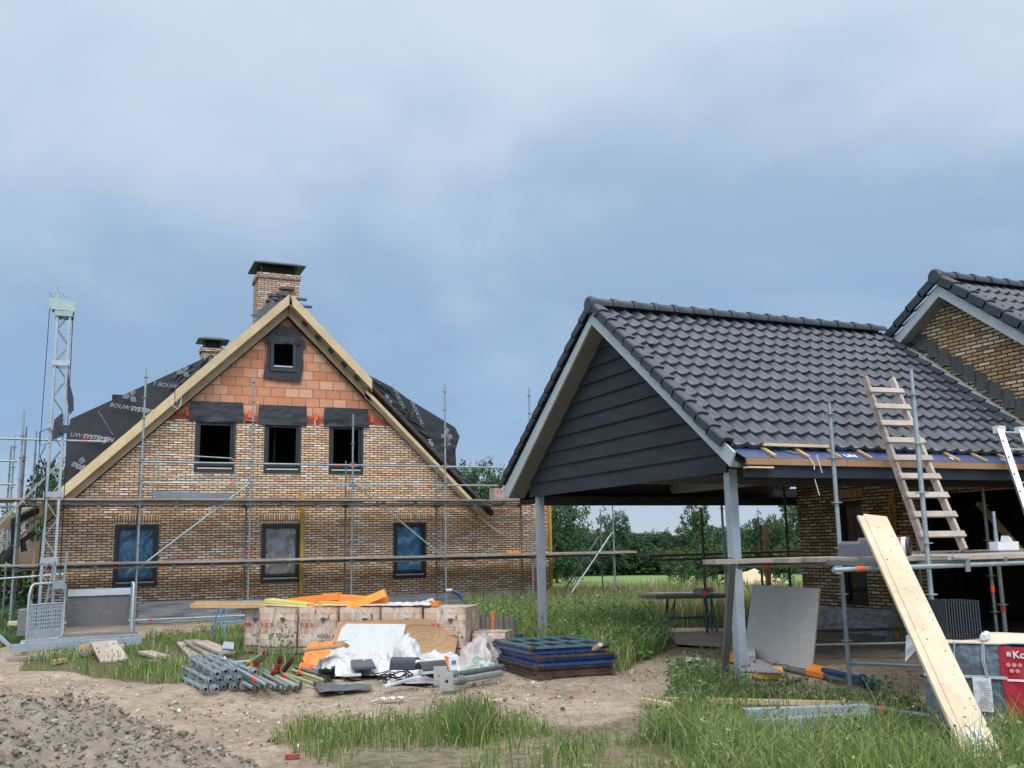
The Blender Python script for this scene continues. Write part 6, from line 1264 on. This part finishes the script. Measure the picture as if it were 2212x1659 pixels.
# plain ledgers fanned out beside them
def lying(x0,y0,x1,y1,z0,z1,lb,tape=None,m=GALV,r=.0235,gr='scaffold tubes lying in front of the packs',head=None):
    p,q=G(x0,y0,z0),G(x1,y1,z1); t=thing('scaffold_tube',lb,'scaffold tube',p,gr); b=MB(); b.pipe(p,q,r,10,.18); b.build('tube',m,t)
    d=(q-p).normalized(); b=MB()
    for e in ((q,) if head is None else (p,q)): b.obox(e,d*.03,Vector((0,0,.03)),d.cross(Vector((0,0,1)))*.012)
    b.build('wedge_head',D2 if head is None else head,t)
    if tape is not None: c_=p.lerp(q,tape); MB().tube(c_-d*.05,c_+d*.05,r+.003,10).build('marking_tape',RED,t)
REDC=mat('red_coupler',(.25,.025,.03),(.16,.015,.02),.5,.2); YGT=mat('yellow_green_tube',(.36,.42,.16),(.25,.3,.14),.5,.2)
LB2='plain grey scaffold tube in the fan of tubes on the sand'
for (x0,y0,x1,y1,z0,z1,tp_) in ((460,1444,548,1486,.12,.10,None),(478,1436,566,1484,.2,.1,None),(490,1433,578,1481,.26,.14,.72),(470,1450,556,1490,.06,.05,None),(500,1448,590,1488,.06,.06,.6),(540,1470,620,1490,.05,.04,None),(510,1440,600,1484,.18,.14,None),(555,1447,625,1485,.10,.06,None),(566,1446,640,1486,.07,.05,.5),(590,1444,650,1478,.09,.06,.5),(530,1448,612,1489,.05,.04,None)): lying(x0,y0,x1,y1,z0,z1,LB2,tp_)
for (x0,y0,x1,y1,tp_,lb) in ((632,1448,702,1470,.25,'yellow-green painted tube with orange tape at the right of the fan'),(576,1452,648,1484,.55,'yellow-green painted tube in the middle of the fan'),(618,1456,680,1478,None,'thin yellow-green tube below the taped one')): lying(x0,y0,x1,y1,.08,.05,lb,tp_,YGT,.022)
for (x0,y0,x1,y1,lb) in ((640,1442,710,1462,'dark grey tube at the right end of the fan'),(652,1440,712,1458,'rearmost dark grey tube at the right end of the fan')): lying(x0,y0,x1,y1,.10,.06,lb,None,GALVD,.024)
lying(530,1440,570,1412,.10,.34,'upper tube pointing up and away over the fan of tubes',None,YGT,.032,head=REDC); lying(545,1442,575,1414,.08,.26,'lower tube pointing up and away over the fan of tubes',.3,GALV,.03,head=REDC); lying(498,1432,552,1428,.16,.18,'tube with red coupler lying across behind the fan',.9,GALV,.026,head=REDC); lying(598,1450,606,1420,.1,.3,'short upright prop with red head in the weeds',.5,D2,.035,head=REDC); lying(612,1450,632,1424,.08,.28,'rusty prop head leaning in the weeds',None,D2,.035,head=REDC)
BC=mat('blue_coupler',(.02,.07,.22),(.015,.05,.16),.5,.2)
for i,(x_,y_,m,lb) in enumerate(((592-0,1452,REDC,'dark red coupler at the tube ends'),(508,1436,REDC,'red coupler behind the fan of tubes'),(491,1432,BC,'blue coupler at the left of the fan of tubes'),(540,1446,mat('yellow_coupler',(.6,.36,.03),(.5,.3,.02),.5),'yellow coupler in the fan of tubes'))):
    p=G(x_,y_,.12); b=MB(); b.tube(p-Vector((.04,0,0)),p+Vector((.04,0,0)),.033,10); b.tube(p-Vector((0,.04,0)),p+Vector((0,.05,.02)),.026,8); b.beam(p,p+Vector((.02,.0,.09)),.03,.02); tag(b.build('coupler',m,loc=p),lb,'coupler')
# tubes with foot plates
for i,(x0,y0,x1,y1,lb) in enumerate(((955,1462,1085,1441,'rear thick prop tube with square foot plate'),(968,1474,1082,1454,'front thick prop tube with square foot plate'))):
    p,q=G(x0,y0,.14-.05*i),G(x1,y1,.10-.03*i); t=thing('prop_tube',lb,'prop',p,'steel props beside the rubbish heap'); d=(q-p).normalized(); b=MB(); b.pipe(p,q,.04,12,.15); b.build('tube',GALVD if i==0 else GALV,t)
    s=d.cross(Vector((0,0,1))).normalized(); M_=Matrix.Rotation(.35*(1-2*i),3,Vector((0,1,0))); holes_=[[(.025*math.cos(a),.025*math.sin(a)) for a in [j*math.pi/4 for j in range(8)]]]
    pc=p-d*.03; plate([(-.09,-.11),(.09,-.11),(.09,.11),(-.09,.11)],holes_,.008,lambda u,v,w:tuple(pc+Vector((.9,-.35,0)).normalized()*u*.9+Vector((0,0,v+.02))-Vector((.35,.9,0)).normalized()*(w+.03))).build('foot_plate',mat('pale_plate',(.42,.42,.40),(.32,.32,.30),.6),t)
    b=MB(); [b.path([p+d*(.18+.05*j)+s*.05*math.cos(a)+Vector((0,0,.05*math.sin(a))) for a in [k_*.6 for k_ in range(12)]],.010,5) for j in range(3)]; b.build('rope_lashing',GALVD,t)
# stacked frames
A0,AL_,AR=G(1160,1466),G(1078,1443),G(1322,1456); e1=(AR-A0); e2=(AL_-A0); BRN=mat('brown_steel',(.085,.045,.032),(.05,.028,.022),.6,.2,7,bump=.2,grime=.4); PBL=mat('pale_blue_steel',(.10,.19,.23),(.06,.12,.15),.5,.2,6); BL2=mat('deep_blue_steel',(.012,.075,.25),(.01,.045,.15),.4,.2,7)
seq=[(BRN,'brown'),(BRN,'brown'),(BRN,'brown'),(BRN,'brown'),(BL2,'blue'),(BL2,'blue'),(BL2,'blue'),(BRN,'brown'),(BL2,'blue'),(BRN,'brown'),(PBL,'pale blue')]
for i,(m,cn_) in enumerate(seq):
    z=.03+.034*i; o=A0+e1.normalized()*U(-.03,.03)+e2.normalized()*U(-.05,.05)+Vector((0,0,z)); 
    if i in (5,6): o+=e1.normalized()*.06
    if i>=8: o+=e2.normalized()*.12
    E1,E2=e1*(.97 if i<9 else 1.0),e2*U(.95,1.02); r_=.0155
    t=thing('stillage_frame',('lowest' if i==0 else 'topmost' if i==len(seq)-1 else 'ordinal')+'',  'frame',o,'stacked steel frames'); 
    t['label']={0:'brown steel frame at the very bottom of the stack',4:'lowest deep blue frame of the stack',7:'brown frame sandwiched between deep blue frames',8:'upper deep blue frame of the stack',9:'brown frame directly below the pale blue top one',10:'pale blue frame on top of the stack'}.get(i,'brown steel frame in the lower part of the stack' if cn_=='brown' else 'deep blue steel frame in the middle of the stack')
    if i in (7,8,9,10,0,4): pass
    c4=[o,o+E1,o+E1+E2,o+E2]; b=MB(); [b.beam(c4[k_],c4[(k_+1)%4],.035,.03) for k_ in range(4)]; b.build('outer_tube',m,t)
    b=MB(); [b.beam(o+E1*f,o+E1*f+E2,.02,.02) for f in (.25,.5,.75)]; b.beam(o+E2*.5,o+E1+E2*.5,.02,.02); b.build('cross_bar',m,t)
    b=MB(); [b.obox(c_+Vector((0,0,0)),(.03,0,0),(0,.03,0),(0,0,.0165)) for c_ in c4]; b.build_split('corner_block',m if i%2 else D2,t)
slab(G(1283,1402,.40),G(1297,1392,.50),.05,.04,WOODN,'timber_offcut','small timber offcut poking up from the stacked frames','timber')
# green post and row of old pipes in the weeds
p=G(1122,1418); b=MB(); b.tube(p,p+Vector((0,0,.32)),.055,12); b.tube(p+Vector((0,0,.32)),p+Vector((0,0,.34)),.062,12); tag(b.build('green_pipe_stub',mat('dark_green_pipe',(.012,.06,.05),(.01,.04,.033),.5),loc=p),'dark green pipe stub standing in the weeds beside the far carport post','pipe')
for i,x_ in enumerate((1036,1046,1056,1066,1075,1084,1098,1107)):
    p=G(x_,1392+.6*i); b=MB(); m=mat('clay_orange',(.55,.2,.06),(.45,.15,.05)) if i==3 else mat('old_concrete',(.20,.19,.17),(.13,.12,.11),.9,grime=.5); hh_=.50+.06*math.sin(i*2.7); b.tube(p,p+Vector((0,0,hh_)),.045,10); b.tube(p+Vector((0,0,hh_*.4)),p+Vector((0,0,hh_*.4+.04)),.06,10); tag(b.build('pipe_stub',m,loc=p),'orange clay pipe among the upright grey ones in the weeds' if i==3 else 'old grey pipe standing upright in the weeds right of the packs','pipe',group='upright pipes in the weeds')
# planks dumped in the grass
for (x0,y0,x1,y1,z0,z1,w,m,lb) in ((397,1388,432,1424,.06,.04,.25,WOODL,'pale left plank of the fan in the grass'),(412,1384,470,1420,.14,.08,.25,WOODG,'grey middle plank of the fan in the grass'),(432,1386,490,1410,.18,.14,.25,WOODL,'pale right plank of the fan in the grass'),(468,1410,486,1432,.1,.04,.12,WOODP,'short pale end of timber under the plank fan'),(312,1408,352,1420,.05,.05,.22,WOODL,'pale board half hidden in the grass'),(322,1428,345,1430,.03,.03,.08,WOODL,'small pale offcut in the grass')):
    slab(G(x0,y0,z0),G(x1,y1,z1),w,.04,m,'scaffold_plank',lb,'plank','planks dumped in the grass')
slab_px('metal_sheet',[(480,1402),(505,1404),(505,1390),(484,1388)],.18,.02,STEELB,'small bluish metal plate behind the plank fan','plate')
p,q=G(615,1634,.02),G(648,1632,.02); b=MB(); b.beam(p,q,.035,.03); tag(b.build('brick_shard',mat('red_brick',(.36,.06,.03),(.26,.045,.025),.8),loc=p),'small red brick shard lying on the sand in the foreground','brick')
slab(G(1055,1513,.01),G(1085,1511,.01),.05,.015,WOODP,'batten_offcut','thin pale batten offcut on the sand right of the white strip','batten')
# on the scaffold decks
slab(PY(1093,1194,24.8),PY(1122,1193,24.8),.2,.07,ORF,'foam_scrap','orange foam board lying on the right end of the lower scaffold deck','foam scrap')
for i,(x0,x1,lb) in enumerate(((1063,1086,'left one of two wrapped brick packs on the upper deck beside the carport roof'),(1088,1118,'right wrapped brick pack on the upper deck, mostly hidden by the carport roof'))):
    a,e=PY(x0,1080,25.0),PY(x1,1080,25.0); t=thing('block_pack',lb,'pallet',(a.x,25.0,2.95)); b=MB(); b.box(a.x,24.8,2.95,e.x,25.2,3.28 if i==0 else 3.3); b.build('wrapped_blocks',mat('pink_wrap',(.50,.40,.35),(.36,.25,.2),.4,0,7,(1,1,2),.4),t); b=MB(); [b.prism([(a.x+.05+.11*j,24.797,3.2),(a.x+.11+.11*j,24.797,3.2),(a.x+.08+.11*j,24.797,3.07)],(0,-.003,0)) for j in range(2)]; b.build('printed_mark',RTR,t)
# far left: neighbour's roof and hedge
NB=thing('neighbour_house','neighbouring house with brown pantiled roof at the left edge','house',(-12,45,0))
a,e=PY(-40,1188,42),PY(52,1188,42); tl,tr=PY(-40,1118,46),PY(40,1119,46)
bNB=MB(); bNB.prism([(a.x-3,42,1.7),(e.x,42,1.7),(e.x,42,-.8),(a.x-3,42,-.8)],(0,6,0)); bNB.build('wall',mat('render_wall',(.3,.27,.22)),NB)
m=bpy.data.materials.new('brown_pantiles'); t=nt(m); k=N(t); tc=k.n('ShaderNodeTexCoord'); bt=k.n('ShaderNodeTexBrick',{'Vector':tc.outputs['Object'],'Color1':(.10,.085,.085,1),'Color2':(.16,.135,.13,1),'Mortar':(.035,.03,.03,1),'Scale':1.,'Mortar Size':.035,'Brick Width':.28,'Row Height':.33}); bs=k.n('ShaderNodeBsdfPrincipled',{'Base Color':bt.outputs[0],'Roughness':.7}); k.n('ShaderNodeOutputMaterial',{0:bs.outputs[0]})
b=MB(); b.prism([(a.x-3,41.6,1.6),(e.x+.3,41.6,1.6),(tr.x+.2,46,tr.z),(tl.x-3,46,tr.z)],(0,.05,-.12)); b.build('roof',m,NB)
def hedge(name,x0,x1,y,h,n,lb):
    P=np.stack([rng.uniform(x0,x1,n),y+rng.normal(0,.5,n),rng.random(n)**.8*h],1); P[:,2]*=1+.15*np.sin(P[:,0]*2.3); tag(quads_obj(name,leaves_np(P,.16),FT[1]),lb,'hedge')
hedge('hedge',-6.,-1.6,34,1.7,6000,'dense green hedge behind the left flank scaffold'); hedge('hedge',-12,-4,38,2.2,6000,'taller hedge below the neighbouring roof')
crumple('white_bag',[(-3.6,25.5,.1),(-2.7,25.3,.1),(-2.8,26,.8),(-3.5,26,.8)],16,14,.2,31,mat('pinkish_film',(.5,.47,.46)),'pinkish rubbish bag behind the left scaffold poles','bag')
